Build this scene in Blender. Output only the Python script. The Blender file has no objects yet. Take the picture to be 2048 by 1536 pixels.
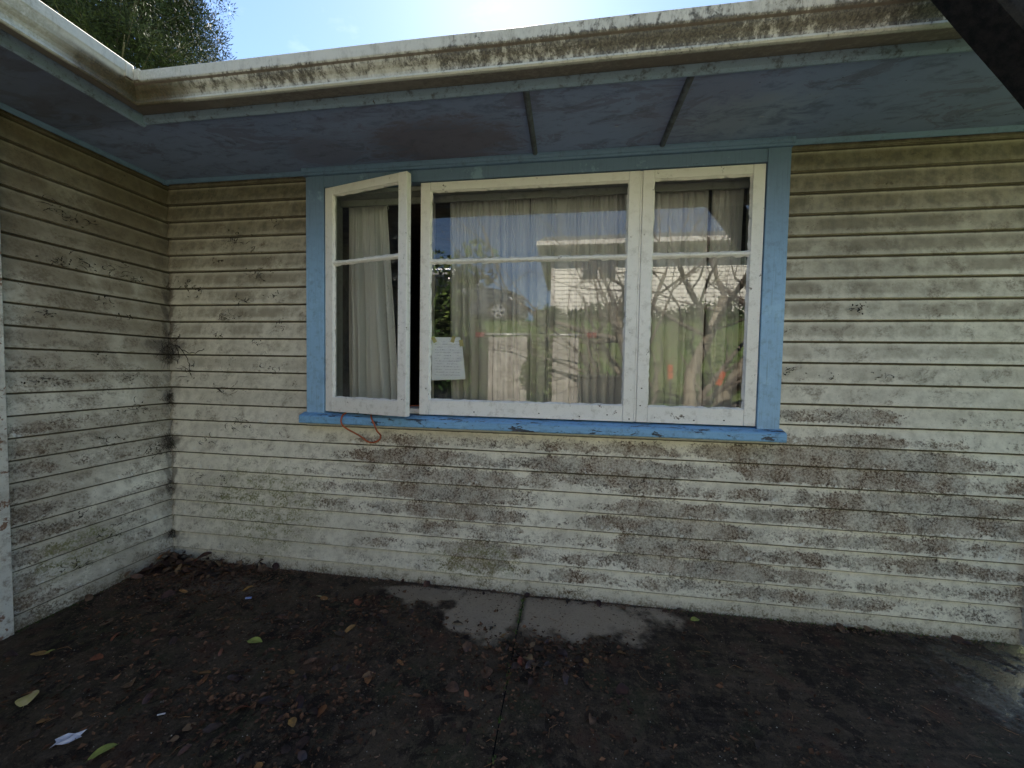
import bpy, bmesh, math, random
from mathutils import Vector, Matrix, noise as mnoise
random.seed(7)
R = math.radians
scene = bpy.context.scene
COL = scene.collection

# ------------------------------------------------------------------ camera, sky, sun, exposure
cam_d = bpy.data.cameras.new("camera")
cam = bpy.data.objects.new("camera", cam_d); COL.objects.link(cam)
cam.location = (2.784, -2.294, 1.3966)
cam.rotation_mode = 'XYZ'
cam.rotation_euler = (R(87.787), R(-0.978), R(8.329))
cam_d.sensor_width = 36.0
cam_d.lens = 756.09 / 2048 * 36
cam_d.clip_start = 0.02; cam_d.clip_end = 2000
scene.camera = cam

SUN_EL, SUN_AZ = 46.0, -9.6          # azimuth measured from +Y towards +X
world = bpy.data.worlds.new("World"); scene.world = world
world.use_nodes = True
wn, wl = world.node_tree.nodes, world.node_tree.links
wn.clear()
wo = wn.new('ShaderNodeOutputWorld'); bg = wn.new('ShaderNodeBackground')
sky = wn.new('ShaderNodeTexSky'); sky.sky_type = 'NISHITA'; sky.sun_disc = False
sky.sun_elevation = R(SUN_EL); sky.sun_rotation = R(SUN_AZ)
sky.air_density = 1.0; sky.dust_density = 0.15; sky.ozone_density = 3.0
bg.inputs['Strength'].default_value = 0.050
# thin high cloud, the same over the whole sky
tc = wn.new('ShaderNodeTexCoord'); mp = wn.new('ShaderNodeMapping')
mp.inputs['Scale'].default_value = (1.0, 1.6, 2.6)
cn = wn.new('ShaderNodeTexNoise'); cn.inputs['Scale'].default_value = 1.7
cn.inputs['Detail'].default_value = 8; cn.inputs['Roughness'].default_value = 0.55
cr = wn.new('ShaderNodeValToRGB'); cr.color_ramp.elements[0].position = 0.55; cr.color_ramp.elements[1].position = 0.80
cr.color_ramp.elements[1].color = (0.35, 0.35, 0.35, 1)
cm = wn.new('ShaderNodeMix'); cm.data_type = 'RGBA'
cm.inputs['B'].default_value = (11, 11, 11.6, 1)
wl.new(tc.outputs['Generated'], mp.inputs['Vector']); wl.new(mp.outputs[0], cn.inputs['Vector'])
wl.new(cn.outputs['Fac'], cr.inputs[0]); wl.new(cr.outputs[0], cm.inputs['Factor'])
wl.new(sky.outputs[0], cm.inputs['A']); wl.new(cm.outputs['Result'], bg.inputs['Color'])
wl.new(bg.outputs[0], wo.inputs['Surface'])

sun_d = bpy.data.lights.new("sun", 'SUN'); sun_d.energy = 5.0; sun_d.angle = R(0.53)
sun_d.color = (1.0, 0.93, 0.83)
sun = bpy.data.objects.new("sun", sun_d); COL.objects.link(sun)
S = Vector((math.sin(R(SUN_AZ)) * math.cos(R(SUN_EL)), math.cos(R(SUN_AZ)) * math.cos(R(SUN_EL)), math.sin(R(SUN_EL))))
sun.rotation_mode = 'QUATERNION'; sun.rotation_quaternion = S.to_track_quat('Z', 'Y')
sun.location = S * 50
vs = scene.view_settings
vs.view_transform = 'Standard'; vs.look = 'None'; vs.gamma = 1.0; vs.use_curve_mapping = False
vs.exposure = 2.5
scene.cycles.max_bounces = 8; scene.cycles.transparent_max_bounces = 12

# ------------------------------------------------------------------ node helper
class NT:
    def __init__(s, name):
        s.m = bpy.data.materials.new(name); s.m.use_nodes = True
        s.n, s.l = s.m.node_tree.nodes, s.m.node_tree.links
        s.n.clear()
        s.out = s.n.new('ShaderNodeOutputMaterial')
        s.b = s.n.new('ShaderNodeBsdfPrincipled'); s.l.new(s.b.outputs[0], s.out.inputs['Surface'])
        s._pos = None
    def setv(s, sock, v):
        if hasattr(v, 'links') or isinstance(v, bpy.types.NodeSocket): s.l.new(v, sock)
        elif isinstance(v, (tuple, list)) and len(v) == 3 and sock.type == 'RGBA': sock.default_value = (*v, 1)
        else: sock.default_value = v
    def pos(s):
        if s._pos is None:
            g = s.n.new('ShaderNodeNewGeometry'); s._pos = g.outputs['Position']
        return s._pos
    def obj(s): return s.n.new('ShaderNodeTexCoord').outputs['Object']
    def rnd(s): return s.n.new('ShaderNodeObjectInfo').outputs['Random']
    def sep(s, v):
        x = s.n.new('ShaderNodeSeparateXYZ'); s.l.new(v, x.inputs[0]); return x.outputs
    def comb(s, x=0.0, y=0.0, z=0.0):
        c = s.n.new('ShaderNodeCombineXYZ')
        for i, v in enumerate((x, y, z)): s.setv(c.inputs[i], v)
        return c.outputs[0]
    def m_(s, op, a, b=0.0, c=0.0, clamp=False):
        x = s.n.new('ShaderNodeMath'); x.operation = op; x.use_clamp = clamp
        s.setv(x.inputs[0], a); s.setv(x.inputs[1], b); s.setv(x.inputs[2], c)
        return x.outputs[0]
    def noise(s, vec, scale=5, detail=4, rough=0.55, dist=0.0, col=False):
        x = s.n.new('ShaderNodeTexNoise'); s.l.new(vec, x.inputs['Vector'])
        x.inputs['Scale'].default_value = scale; x.inputs['Detail'].default_value = detail
        x.inputs['Roughness'].default_value = rough; x.inputs['Distortion'].default_value = dist
        return x.outputs['Color' if col else 'Fac']
    def vor(s, vec, scale=5, feature='F1', out='Distance', rand=1.0):
        x = s.n.new('ShaderNodeTexVoronoi'); x.feature = feature; s.l.new(vec, x.inputs['Vector'])
        x.inputs['Scale'].default_value = scale; x.inputs['Randomness'].default_value = rand
        return x.outputs[out]
    def step(s, v, a, b):                       # smoothstep from a (0) to b (1)
        x = s.n.new('ShaderNodeMapRange'); x.interpolation_type = 'SMOOTHSTEP'
        s.setv(x.inputs['Value'], v)
        if a <= b:
            x.inputs['From Min'].default_value = a; x.inputs['From Max'].default_value = b
        else:
            x.inputs['From Min'].default_value = b; x.inputs['From Max'].default_value = a
            x.inputs['To Min'].default_value = 1; x.inputs['To Max'].default_value = 0
        return x.outputs['Result']
    def mix(s, f, a, b, mode='MIX'):
        x = s.n.new('ShaderNodeMix'); x.data_type = 'RGBA'; x.blend_type = mode; x.clamp_factor = True
        s.setv(x.inputs['Factor'], f); s.setv(x.inputs['A'], a); s.setv(x.inputs['B'], b)
        return x.outputs['Result']
    def ell(s, x, z, cx, cz, rx, rz, soft=0.5, warp=None):    # soft elliptical zone
        dx = s.m_('DIVIDE', s.m_('SUBTRACT', x, cx), rx); dz = s.m_('DIVIDE', s.m_('SUBTRACT', z, cz), rz)
        d = s.m_('SQRT', s.m_('ADD', s.m_('MULTIPLY', dx, dx), s.m_('MULTIPLY', dz, dz)))
        if warp is not None: d = s.m_('ADD', d, warp)
        return s.step(d, 1.0 + soft / 2, 1.0 - soft / 2)
    def bump(s, h, strength=0.3, dist=0.002):
        x = s.n.new('ShaderNodeBump'); x.inputs['Strength'].default_value = strength
        x.inputs['Distance'].default_value = dist; s.l.new(h, x.inputs['Height'])
        s.l.new(x.outputs[0], s.b.inputs['Normal'])
    def done(s, col, rough=0.8, spec=0.3):
        s.setv(s.b.inputs['Base Color'], col); s.setv(s.b.inputs['Roughness'], rough)
        s.b.inputs['Specular IOR Level'].default_value = spec
        return s.m
def mad(t, v, k, o): return t.m_('MULTIPLY_ADD', v, k, o)

PITCH = 0.115
Z0 = 2.5

# ------------------------------------------------------------------ materials
def patchy(t, s, bid, isl):
    return t.noise(t.comb(t.m_('MULTIPLY', s, 1.4), t.m_('MULTIPLY', bid, 1.9), t.m_('MULTIPLY', isl, 5.0)), 2.2, 5, 0.6)
def mat_boards():
    t = NT('weathered_cream_weatherboard_paint')
    P = t.pos(); x, y, z = t.sep(P)
    s = t.m_('SUBTRACT', x, y)                       # along either wall (one of the two is near zero)
    isl = t.step(x, 0.03, 0.0)                       # left wing wall
    k = t.m_('DIVIDE', t.m_('SUBTRACT', z, Z0 - 40 * PITCH), PITCH)
    wob = t.noise(t.comb(s, 0.0, 0.0), 2.0, 3)
    tt = t.m_('FRACT', k); bid = t.m_('FLOOR', k)
    sb = t.comb(s, t.m_('MULTIPLY', bid, 7.31), t.m_('MULTIPLY', isl, 31.0))
    fine = t.noise(P, 85, 8, 0.72)
    fine2 = t.noise(P, 240, 5, 0.7)
    mid = t.noise(P, 18, 8, 0.68)
    grain = t.noise(t.comb(t.m_('MULTIPLY', s, 6.0), y, t.m_('MULTIPLY', z, 90.0)), 2.5, 6, 0.7)
    cloud = t.noise(P, 2.2, 5, 0.6)
    # base paint, slightly different from board to board
    bvar = t.noise(t.comb(t.m_('MULTIPLY', bid, 3.77), isl, t.m_('MULTIPLY', s, 0.25)), 2.0, 2)
    base = t.mix(bvar, (0.73, 0.69, 0.58), (0.88, 0.85, 0.76))
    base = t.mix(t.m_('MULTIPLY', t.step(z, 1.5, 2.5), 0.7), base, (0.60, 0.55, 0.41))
    # soft grey-brown film: bottom of each board cleaner
    film = t.m_('MULTIPLY', t.step(t.m_('ADD', cloud, t.m_('MULTIPLY', mid, 0.7)), 0.62, 1.05), t.step(tt, 1.0, 0.7))
    base = t.mix(t.m_('MULTIPLY', film, 0.45), base, (0.36, 0.33, 0.28))
    base = t.mix(t.m_('MULTIPLY', t.step(mid, 0.47, 0.68), 0.28), base, (0.34, 0.31, 0.26))
    base = t.mix(t.m_('MULTIPLY', t.step(fine, 0.54, 0.68), 0.34), base, (0.22, 0.19, 0.155))
    fb = t.m_('MULTIPLY', t.m_('MULTIPLY', t.step(t.m_('ADD', tt, t.m_('MULTIPLY_ADD', mid, 0.3, -0.15)), 0.10, 0.32), t.step(tt, 0.95, 0.62)), t.step(t.m_('ADD', patchy(t, s, bid, isl), t.m_('MULTIPLY', mid, 0.35)), 0.52, 0.78))
    base = t.mix(t.m_('MULTIPLY', t.m_('MULTIPLY', fb, t.step(z, 1.0, 1.9)), 0.80), base, t.mix(mid, (0.26, 0.225, 0.17), (0.16, 0.135, 0.10)))
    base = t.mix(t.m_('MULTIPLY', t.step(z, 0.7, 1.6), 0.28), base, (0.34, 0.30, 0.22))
    # left wing: browner all over
    base = t.mix(t.m_('MULTIPLY', isl, t.m_('MULTIPLY', t.step(cloud, 0.3, 0.6), 0.55)), base, (0.30, 0.25, 0.185))
    # mould colonies, elongated along the boards
    patch = t.noise(t.comb(t.m_('MULTIPLY', s, 1.35), t.m_('MULTIPLY', bid, 0.85), t.m_('MULTIPLY', isl, 13.0)), 2.6, 6, 0.62)
    low = t.m_('MULTIPLY', t.step(z, 1.35, 0.75), t.step(z, -0.05, 0.15))
    rgt = t.step(s, 1.2, 2.2)
    zone = t.m_('ADD', t.m_('MULTIPLY', low, t.m_('MULTIPLY_ADD', rgt, 0.10, 0.035)),
                t.m_('MULTIPLY', t.m_('MULTIPLY', isl, t.step(s, 0.25, 0.75)), t.m_('MULTIPLY', t.step(z, 1.9, 0.9), 0.12)))
    for (cx, cz, rx, rz, a) in [(1.62, .84, .42, .10, .12), (2.0, .62, .5, .22, .10), (3.3, .50, .45, .16, .13), (4.3, .93, .62, .12, .20),
                                (4.25, 1.17, .36, .06, .16), (4.6, .66, .5, .16, .10), (3.0, .80, .5, .08, .15), (3.55, .28, .5, .10, .10),
                                (2.25, .22, .22, .10, .15), (1.25, .95, .2, .1, -.05), (1.2, .62, .25, .18, .06), (2.85, .50, .30, .22, -.10), (1.0, .2, .4, .1, -.05)]:
        zone = t.m_('ADD', zone, t.m_('MULTIPLY', t.m_('MULTIPLY', t.ell(s, z, cx, cz, rx, rz, 0.9), t.m_('SUBTRACT', 1.0, isl)), a))
    fbm = t.noise(t.comb(t.m_('MULTIPLY', s, 1.0), t.m_('MULTIPLY', isl, 13.0), t.m_('MULTIPLY', z, 1.9)), 3.0, 9, 0.66, 0.35)
    fb2 = t.noise(t.comb(t.m_('MULTIPLY', s, 2.2), t.m_('MULTIPLY', bid, 0.9), t.m_('MULTIPLY', z, 4.0)), 4.5, 8, 0.72)
    pv = t.m_('ADD', t.m_('ADD', t.m_('MULTIPLY', fbm, 0.50), t.m_('MULTIPLY', fb2, 0.32)), t.m_('ADD', zone, t.m_('MULTIPLY', patch, 0.20)))
    up = t.m_('MULTIPLY', t.step(t.m_('ADD', tt, t.m_('MULTIPLY_ADD', mid, 0.5, -0.25)), 0.50, 0.98), -0.11)
    lo = t.m_('MULTIPLY', t.step(t.m_('ADD', tt, t.m_('MULTIPLY_ADD', mid, 0.4, -0.2)), 0.20, 0.04), -0.10)
    pv = t.m_('ADD', t.m_('ADD', pv, t.m_('ADD', up, lo)), t.m_('MULTIPLY_ADD', fine, 0.36, -0.18))
    mould = t.m_('MULTIPLY', t.step(pv, 0.580, 0.665), t.m_('MULTIPLY_ADD', t.step(t.noise(P, 6.5, 6, 0.7, 0.4), 0.36, 0.62), 0.55, 0.60))
    speck = t.step(t.m_('ADD', t.m_('MULTIPLY', fine, 0.6), t.m_('MULTIPLY', fine2, 0.4)), 0.40, 0.58)
    mcol = t.mix(t.step(t.noise(P, 4.0, 3), 0.40, 0.55), (0.20, 0.18, 0.155), (0.14, 0.082, 0.047))
    mcol = t.mix(t.step(fine, 0.5, 0.62), mcol, (0.06, 0.04, 0.028))
    base = t.mix(t.m_('MULTIPLY', mould, t.m_('MULTIPLY_ADD', speck, 0.60, 0.36)), base, mcol)
    # fresh paint left showing in flakes near the lower edges
    flake = t.m_('MULTIPLY', t.step(t.noise(t.comb(t.m_('MULTIPLY', s, 1.0), bid, z), 14, 5, 0.7), 0.60, 0.64), t.step(tt, 0.42, 0.15))
    base = t.mix(t.m_('MULTIPLY', t.m_('MULTIPLY', flake, t.step(z, 1.5, 1.1)), 0.8), base, (0.70, 0.70, 0.67))
    # grime the rain never washes under the eaves, deepened to paint in their shade
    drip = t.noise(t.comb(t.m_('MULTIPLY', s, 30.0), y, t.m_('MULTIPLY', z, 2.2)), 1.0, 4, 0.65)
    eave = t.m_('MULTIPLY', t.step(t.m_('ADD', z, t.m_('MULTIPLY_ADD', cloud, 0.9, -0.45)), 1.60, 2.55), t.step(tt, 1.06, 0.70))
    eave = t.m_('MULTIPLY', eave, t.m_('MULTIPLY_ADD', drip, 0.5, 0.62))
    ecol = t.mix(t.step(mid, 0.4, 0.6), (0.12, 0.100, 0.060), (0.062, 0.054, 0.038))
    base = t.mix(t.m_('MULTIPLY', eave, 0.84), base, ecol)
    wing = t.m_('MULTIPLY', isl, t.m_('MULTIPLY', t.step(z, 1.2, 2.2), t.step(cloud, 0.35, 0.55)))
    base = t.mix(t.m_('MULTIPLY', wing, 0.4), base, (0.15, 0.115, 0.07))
    st = t.noise(t.comb(t.m_('MULTIPLY', s, 2.6), t.m_('MULTIPLY', bid, 1.3), t.m_('MULTIPLY', z, 3.0)), 3.2, 8, 0.70, 0.3)
    bl = t.m_('MULTIPLY', t.step(t.m_('ADD', st, t.m_('MULTIPLY_ADD', isl, 0.07, 0.0)), 0.52, 0.64), t.step(tt, 1.0, 0.66))
    base = t.mix(t.m_('MULTIPLY', bl, t.m_('MULTIPLY_ADD', t.step(fine, 0.42, 0.58), 0.40, 0.22)), base, (0.115, 0.085, 0.055))
    # green algae low down
    gw = t.m_('MULTIPLY_ADD', mid, 1.6, -0.8)
    gz = t.m_('MULTIPLY', t.ell(s, z, 0.72, 0.42, 0.42, 0.30, 0.9, gw), t.m_('SUBTRACT', 1.0, isl))
    gz = t.m_('MAXIMUM', gz, t.m_('MULTIPLY', t.ell(s, z, 0.50, 0.30, 0.20, 0.13, 0.8, gw), isl))
    gz = t.m_('MAXIMUM', gz, t.m_('MULTIPLY', t.ell(s, z, 2.22, 0.17, 0.30, 0.12, 0.8, gw), 0.9))
    base = t.mix(t.m_('MULTIPLY', t.m_('MULTIPLY', gz, t.m_('MULTIPLY', t.step(fine, 0.40, 0.56), t.step(fb2, 0.42, 0.58))), 0.85), base, (0.20, 0.20, 0.08))
    # splash line at the ground
    spl = t.step(t.m_('ADD', z, t.m_('MULTIPLY_ADD', mid, 0.30, -0.15)), 0.085, -0.015)
    base = t.mix(t.m_('MULTIPLY', t.m_('MULTIPLY', spl, t.m_('MULTIPLY_ADD', t.step(fine, 0.40, 0.55), 0.6, 0.4)), 0.85), base, (0.11, 0.085, 0.045))
    # fly specks, old web marks
    dots = t.step(t.vor(P, 55), 0.13, 0.07)
    dz = t.step(t.noise(P, 6, 3), 0.50, 0.60)
    base = t.mix(t.m_('MULTIPLY', t.m_('MULTIPLY', dots, dz), 0.85), base, (0.05, 0.042, 0.035))
    wv = t.noise(P, 9, 5, 0.7, col=True)
    wpos = t.n.new('ShaderNodeVectorMath'); wpos.operation = 'MULTIPLY_ADD'
    t.l.new(wv, wpos.inputs[0]); wpos.inputs[1].default_value = (0.22, 0.22, 0.22); t.l.new(P, wpos.inputs[2])
    web = t.step(t.vor(wpos.outputs[0], 7, 'DISTANCE_TO_EDGE'), 0.022, 0.008)
    wz = t.m_('MULTIPLY', t.step(t.noise(P, 5.0, 3, 0.6), 0.53, 0.62), t.step(s, 1.3, 0.7))
    wz = t.m_('MAXIMUM', wz, t.m_('MULTIPLY', t.step(t.noise(P, 4.0, 3), 0.60, 0.68), 0.6))
    base = t.mix(t.m_('MULTIPLY', t.m_('MULTIPLY', web, wz), t.m_('MULTIPLY', t.step(fine, 0.42, 0.6), 0.9)), base, (0.06, 0.05, 0.04))
    # soot in the internal corner
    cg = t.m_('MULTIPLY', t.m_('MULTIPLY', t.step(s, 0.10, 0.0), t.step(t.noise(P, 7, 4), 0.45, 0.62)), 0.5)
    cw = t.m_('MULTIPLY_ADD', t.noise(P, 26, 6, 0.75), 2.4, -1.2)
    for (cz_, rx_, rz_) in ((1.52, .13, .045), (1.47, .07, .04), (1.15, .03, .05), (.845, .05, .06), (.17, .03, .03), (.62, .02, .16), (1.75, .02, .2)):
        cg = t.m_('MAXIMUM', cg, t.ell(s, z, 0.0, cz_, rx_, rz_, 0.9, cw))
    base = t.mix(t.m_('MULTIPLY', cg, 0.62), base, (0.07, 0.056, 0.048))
    # lap shadow painted as a dark line where each board tucks under the next
    base = t.mix(t.m_('MULTIPLY', t.step(t.m_('ADD', tt, t.m_('MULTIPLY_ADD', mid, 0.05, -0.025)), 0.885, 0.93), 0.95), base, (0.05, 0.04, 0.028))
    h = t.m_('ADD', t.m_('MULTIPLY', grain, 0.5), t.m_('ADD', t.m_('MULTIPLY', fine, 0.5), t.m_('MULTIPLY', mould, -0.4)))
    t.bump(h, 0.5, 0.0022)
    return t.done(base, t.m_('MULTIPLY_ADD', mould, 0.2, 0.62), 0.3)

def mat_paint(name, c1, c2, dirt=(0.10, 0.08, 0.06), amt=0.5, chips=None, chipamt=0.62, rough=0.5, topdark=None, scale=1.0, sx=1.0, grain=None):
    t = NT(name); P = t.pos(); x, y, z = t.sep(P)
    big = t.noise(P, 3.0 * scale, 5, 0.6); mid = t.noise(P, 24 * scale, 7, 0.7); fine = t.noise(P, 140, 5, 0.7)
    col = t.mix(big, c1, c2)
    col = t.mix(t.m_('MULTIPLY', t.step(mid, 0.48, 0.70), amt), col, dirt)
    col = t.mix(t.m_('MULTIPLY', t.step(fine, 0.58, 0.70), amt), col, dirt)
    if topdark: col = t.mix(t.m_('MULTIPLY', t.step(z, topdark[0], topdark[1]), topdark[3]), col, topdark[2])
    h = t.m_('ADD', mid, t.m_('MULTIPLY', fine, 0.6))
    if grain:
        gv = t.comb(t.m_('MULTIPLY', x, 60.0 if grain == 'v' else 2.0), 0.0, t.m_('MULTIPLY', z, 2.0 if grain == 'v' else 60.0))
        gn = t.noise(gv, 2.0, 6, 0.7, 0.3)
        col = t.mix(t.m_('MULTIPLY', t.step(gn, 0.50, 0.70), 0.35), col, dirt); h = t.m_('ADD', h, t.m_('MULTIPLY', gn, 1.2))
        wr = t.noise(t.comb(x, y, z), 7, 7, 0.7)
        col = t.mix(t.m_('MULTIPLY', t.step(wr, 0.53, 0.66), 0.30), col, tuple(v * .55 for v in c1))
        col = t.mix(t.m_('MULTIPLY', t.step(wr, 0.42, 0.34), 0.25), col, tuple(min(.85, v * 1.25 + .06) for v in c2))
    if chips:
        ch = t.noise(t.comb(t.m_('MULTIPLY', x, sx), y, z), 16 * scale, 6, 0.7, 0.3)
        c = t.step(ch, chipamt, chipamt + 0.025)
        col = t.mix(c, col, chips); h = t.m_('SUBTRACT', h, c)
    t.bump(h, 0.4, 0.0012)
    return t.done(col, rough, 0.35)

def mat_soffit():
    t = NT('dull_blue_soffit_paint'); P = t.pos(); x, y, z = t.sep(P)
    big = t.noise(P, 2.0, 5, 0.6)
    V = t.comb(t.m_('MULTIPLY', x, 0.45), y, z)
    mid = t.noise(V, 16, 7, 0.72, 0.5); fine = t.noise(P, 120, 5, 0.7)
    col = t.mix(big, (0.165, 0.225, 0.39), (0.22, 0.285, 0.465))
    # worn purple-grey patches
    w = t.m_('MULTIPLY_ADD', mid, 2.6, -1.3)
    zn = t.ell(x, y, 2.05, -0.22, 0.42, 0.20, 0.7, w)
    zn = t.m_('MAXIMUM', zn, t.m_('MULTIPLY', t.ell(x, y, 1.35, -0.2, 0.22, 0.14, 0.7, w), 0.6))
    zn = t.m_('MAXIMUM', zn, t.m_('MULTIPLY', t.ell(x, y, 3.4, -0.25, 0.25, 0.3, 0.7, w), 0.35))
    zn = t.m_('MAXIMUM', zn, t.m_('MULTIPLY', t.step(t.m_('ADD', t.noise(V, 2.5, 4), t.m_('MULTIPLY', mid, 0.3)), 0.72, 0.80), 0.4))
    col = t.mix(t.m_('MULTIPLY', zn, 0.8), col, (0.125, 0.11, 0.145))
    pale = t.m_('MULTIPLY', t.ell(x, y, 3.62, -0.22, 0.28, 0.16, 0.9, w), 0.35)
    col = t.mix(pale, col, (0.27, 0.34, 0.41))
    pl = t.noise(V, 5.5, 8, 0.72, 0.8)
    col = t.mix(t.m_('MULTIPLY', t.step(pl, 0.545, 0.575), 0.45), col, (0.12, 0.115, 0.16))
    col = t.mix(t.m_('MULTIPLY', t.step(mid, 0.47, 0.68), 0.55), col, (0.075, 0.09, 0.13))
    flk = t.step(t.noise(V, 22, 3, 0.5), 0.74, 0.76)
    col = t.mix(t.m_('MULTIPLY', flk, 0.5), col, (0.36, 0.40, 0.45))
    specks = t.m_('MULTIPLY', t.step(t.vor(P, 26), 0.10, 0.05), t.step(t.noise(P, 3, 2), 0.5, 0.6))
    col = t.mix(t.m_('MULTIPLY', specks, 0.8), col, (0.04, 0.04, 0.045))
    ed = t.m_('MULTIPLY', t.step(t.m_('ADD', y, t.m_('MULTIPLY_ADD', mid, 0.1, -0.05)), -0.52, -0.58), 0.55)
    col = t.mix(ed, col, (0.07, 0.075, 0.085))
    t.bump(t.m_('ADD', mid, t.m_('MULTIPLY', fine, 0.4)), 0.45, 0.002)
    return t.done(col, 0.7, 0.25)

def mat_gutter():
    t = NT('mould_streaked_gutter'); P = t.pos(); x, y, z = t.sep(P)
    s = t.m_('SUBTRACT', x, y)
    V = t.comb(t.m_('MULTIPLY', x, 1.0), y, t.m_('MULTIPLY', z, 0.35))
    streak = t.noise(t.comb(t.m_('MULTIPLY', x, 3.0), t.m_('MULTIPLY', y, 3.0), t.m_('MULTIPLY', z, 1.2)), 9, 7, 0.75)
    fine = t.noise(P, 110, 7, 0.75); big = t.noise(t.comb(x, y, 0.0), 2.2, 4, 0.6)
    isl = t.step(y, -0.79, -0.83)
    base = t.mix(big, (0.48, 0.47, 0.41), (0.60, 0.585, 0.52))
    # brow under the top band and the foot of the ogee hold the mould
    br = t.m_('MULTIPLY', t.step(z, 2.600, 2.685), t.step(z, 2.712, 2.692))
    ft = t.m_('MULTIPLY', t.step(z, 2.675, 2.636), t.step(z, 2.622, 2.632))
    band = t.m_('ADD', t.m_('MULTIPLY', t.m_('MAXIMUM', br, t.m_('MULTIPLY', ft, 0.75)), 0.24), t.m_('MULTIPLY', t.step(x, 1.0, 3.4), 0.10))
    v = t.m_('ADD', t.m_('ADD', t.m_('MULTIPLY', streak, 0.75), t.m_('MULTIPLY', big, 0.35)), t.m_('ADD', t.m_('MULTIPLY', fine, 0.25), t.m_('SUBTRACT', band, t.m_('MULTIPLY', isl, 0.12))))
    sm = t.noise(t.comb(t.m_('MULTIPLY', x, 1.0), t.m_('MULTIPLY', y, 1.0), t.m_('MULTIPLY', z, 0.5)), 34, 8, 0.8, 0.5)
    dens = t.noise(t.comb(x, y, 0.0), 1.7, 4, 0.6)
    v = t.m_('ADD', t.m_('ADD', t.m_('MULTIPLY', sm, 0.60), t.m_('MULTIPLY', streak, 0.25)), t.m_('ADD', t.m_('MULTIPLY', dens, 0.30), t.m_('SUBTRACT', t.m_('MULTIPLY', band, 0.45), t.m_('MULTIPLY', isl, 0.10))))
    v = t.m_('ADD', v, t.m_('MULTIPLY', t.step(x, 1.8, 3.4), 0.03))
    mo = t.step(v, 0.645, 0.735)
    mc = t.mix(t.step(fine, 0.42, 0.58), (0.13, 0.115, 0.09), (0.026, 0.023, 0.02))
    soil = t.m_('MULTIPLY', t.step(t.m_('ADD', streak, t.m_('MULTIPLY', band, 0.5)), 0.48, 0.70), 0.55)
    col = t.mix(soil, base, (0.26, 0.245, 0.20))
    col = t.mix(t.m_('MULTIPLY', mo, 0.88), col, mc)
    lip = t.m_('MULTIPLY', t.step(z, 2.6335, 2.6315), t.step(fine, 0.62, 0.5))
    col = t.mix(t.m_('MULTIPLY', lip, 0.7), col, (0.55, 0.56, 0.50))
    # rotten internal mitre
    w = t.m_('MULTIPLY_ADD', streak, 1.2, -0.6)
    cn_ = t.ell(x, y, 0.74, -0.74, 0.26, 0.24, 0.8, w)
    cn_ = t.m_('MULTIPLY', cn_, t.step(z, 2.71, 2.69))
    col = t.mix(t.m_('MULTIPLY', cn_, 0.92), col, t.mix(t.step(fine, 0.4, 0.6), (0.10, 0.07, 0.035), (0.03, 0.022, 0.016)))
    gr = t.m_('MULTIPLY', t.m_('MULTIPLY', t.step(big, 0.4, 0.6), t.step(fine, 0.4, 0.6)), t.m_('MULTIPLY', t.step(x, 1.5, 0.8), 0.35))
    col = t.mix(gr, col, (0.20, 0.21, 0.10))
    # underside
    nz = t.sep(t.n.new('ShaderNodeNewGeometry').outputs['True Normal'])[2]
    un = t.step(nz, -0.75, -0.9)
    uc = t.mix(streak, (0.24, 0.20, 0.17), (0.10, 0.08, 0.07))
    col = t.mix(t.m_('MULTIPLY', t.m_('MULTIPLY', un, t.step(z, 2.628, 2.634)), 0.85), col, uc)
    t.bump(t.m_('ADD', fine, streak), 0.5, 0.002)
    return t.done(col, 0.6, 0.3)

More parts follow.
